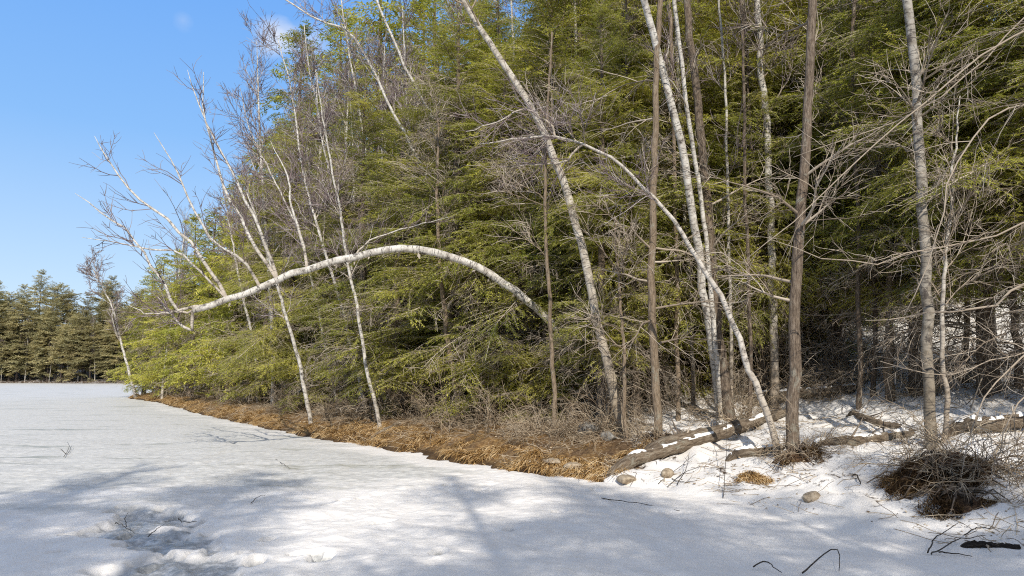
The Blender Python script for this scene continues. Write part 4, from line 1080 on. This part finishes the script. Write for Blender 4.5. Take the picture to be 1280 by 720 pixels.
li = obj('forest_litter', m.mesh('forest_litter', smooth=False), M_TWS); li['kind'] = 'stuff'; li['label'] = 'fallen brown leaves and bits of twig scattered over the snow'; li['category'] = 'litter'

# ------------------------------------------------------------------ camera, sun, sky
cam = bpy.data.cameras.new('camera'); co = bpy.data.objects.new('camera', cam); C.objects.link(co)
cam.sensor_width = 36; cam.lens = 36 * FPX / 1280; cam.clip_end = 5000; cam.clip_start = .05
co.location = (0, 0, CAMZ); co.rotation_euler = (math.pi / 2 + PITCH, 0, 0)
scene.camera = co

SUN_EL, SUN_AZ = R(34), math.atan2(.13, -.99)     # azimuth from +Y toward +X: behind the camera, to the right
sd = Vector((math.sin(SUN_AZ) * math.cos(SUN_EL), math.cos(SUN_AZ) * math.cos(SUN_EL), math.sin(SUN_EL)))
sl = bpy.data.lights.new('sun', 'SUN'); so = bpy.data.objects.new('sun', sl); C.objects.link(so)
sl.energy = 5.0; sl.angle = R(.45); sl.color = (1, .95, .87)
so.rotation_euler = sd.to_track_quat('Z', 'Y').to_euler(); so.location = (20, -20, 40)

w = bpy.data.worlds.new('World'); scene.world = w; w.use_nodes = True
nt = w.node_tree; nt.nodes.clear()
sky = nt.nodes.new('ShaderNodeTexSky'); sky.sky_type = 'NISHITA'; sky.sun_disc = False
sky.sun_elevation = SUN_EL; sky.sun_rotation = SUN_AZ; sky.air_density = 1.0; sky.dust_density = .6; sky.ozone_density = 1.5
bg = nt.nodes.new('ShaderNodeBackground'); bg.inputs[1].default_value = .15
out = nt.nodes.new('ShaderNodeOutputWorld')
# haze near the horizon, deep blue above it, unseen zenith whitened as fill light
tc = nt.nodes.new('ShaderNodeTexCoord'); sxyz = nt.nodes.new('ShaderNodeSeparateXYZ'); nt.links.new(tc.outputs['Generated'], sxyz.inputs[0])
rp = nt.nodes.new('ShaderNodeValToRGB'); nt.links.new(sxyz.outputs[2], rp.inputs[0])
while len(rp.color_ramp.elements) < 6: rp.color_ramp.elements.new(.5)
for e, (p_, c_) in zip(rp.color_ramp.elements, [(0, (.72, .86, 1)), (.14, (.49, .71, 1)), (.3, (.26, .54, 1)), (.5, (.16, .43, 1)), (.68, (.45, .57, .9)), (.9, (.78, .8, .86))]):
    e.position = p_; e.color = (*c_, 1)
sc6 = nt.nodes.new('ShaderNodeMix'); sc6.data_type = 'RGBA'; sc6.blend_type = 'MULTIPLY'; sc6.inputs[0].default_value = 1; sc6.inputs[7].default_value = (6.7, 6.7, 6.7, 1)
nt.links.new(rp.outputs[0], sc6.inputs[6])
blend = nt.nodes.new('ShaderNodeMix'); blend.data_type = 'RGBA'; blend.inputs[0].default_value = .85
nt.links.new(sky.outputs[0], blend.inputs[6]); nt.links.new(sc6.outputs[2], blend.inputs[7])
# two small wisps of cloud
nz = nt.nodes.new('ShaderNodeTexNoise'); nz.inputs['Scale'].default_value = 22; nz.inputs['Detail'].default_value = 6
mpn = nt.nodes.new('ShaderNodeMapping'); mpn.inputs['Scale'].default_value = (.7, .7, 1.6); nt.links.new(tc.outputs['Generated'], mpn.inputs[0]); nt.links.new(mpn.outputs[0], nz.inputs['Vector'])
last = blend.outputs[2]
for (px, py, rad, amt) in ((346, 44, .045, .85), (385, 50, .05, .45), (228, 26, .02, .2)):
    d = ray(px, py); d = d / np.linalg.norm(d)
    vm = nt.nodes.new('ShaderNodeVectorMath'); vm.operation = 'DISTANCE'; vm.inputs[1].default_value = tuple(d)
    nt.links.new(tc.outputs['Generated'], vm.inputs[0])
    mr = nt.nodes.new('ShaderNodeMapRange'); mr.inputs[1].default_value = rad; mr.inputs[2].default_value = 0; mr.inputs[3].default_value = 0; mr.inputs[4].default_value = 1
    nt.links.new(vm.outputs['Value'], mr.inputs[0])
    m1 = nt.nodes.new('ShaderNodeMath'); m1.operation = 'MULTIPLY_ADD'; m1.inputs[1].default_value = 1.0; m1.inputs[2].default_value = -.78
    nt.links.new(nz.outputs[0], m1.inputs[0])
    m0 = nt.nodes.new('ShaderNodeMath'); m0.operation = 'ADD'; nt.links.new(m1.outputs[0], m0.inputs[0]); 
    m2 = nt.nodes.new('ShaderNodeMath'); m2.operation = 'MULTIPLY'; m2.use_clamp = True; m2.inputs[1].default_value = 1.3
    mm = nt.nodes.new('ShaderNodeMath'); mm.operation = 'MULTIPLY'; mm.inputs[1].default_value = .95; nt.links.new(mr.outputs[0], mm.inputs[0])
    nt.links.new(mm.outputs[0], m0.inputs[1]); nt.links.new(m0.outputs[0], m2.inputs[0])
    m3 = nt.nodes.new('ShaderNodeMath'); m3.operation = 'MULTIPLY'; m3.inputs[1].default_value = amt; nt.links.new(m2.outputs[0], m3.inputs[0])
    mx = nt.nodes.new('ShaderNodeMix'); mx.data_type = 'RGBA'; mx.inputs[7].default_value = (6, 6.1, 6.4, 1)
    nt.links.new(m3.outputs[0], mx.inputs[0]); nt.links.new(last, mx.inputs[6]); last = mx.outputs[2]
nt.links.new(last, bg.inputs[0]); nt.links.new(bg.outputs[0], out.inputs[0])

scene.view_settings.view_transform = 'Standard'; scene.view_settings.look = 'None'; scene.view_settings.exposure = 0
scene.render.engine = 'CYCLES'
cy = scene.cycles
cy.max_bounces = 7; cy.diffuse_bounces = 5; cy.glossy_bounces = 1; cy.transmission_bounces = 5; cy.transparent_max_bounces = 4
cy.filter_width = 1.1; cy.use_denoising = False; cy.sample_clamp_indirect = 3
cy.use_adaptive_sampling = False; cy.adaptive_threshold = .01
print('objects', len(scene.objects), 'verts', sum(len(m.vertices) for m in bpy.data.meshes))
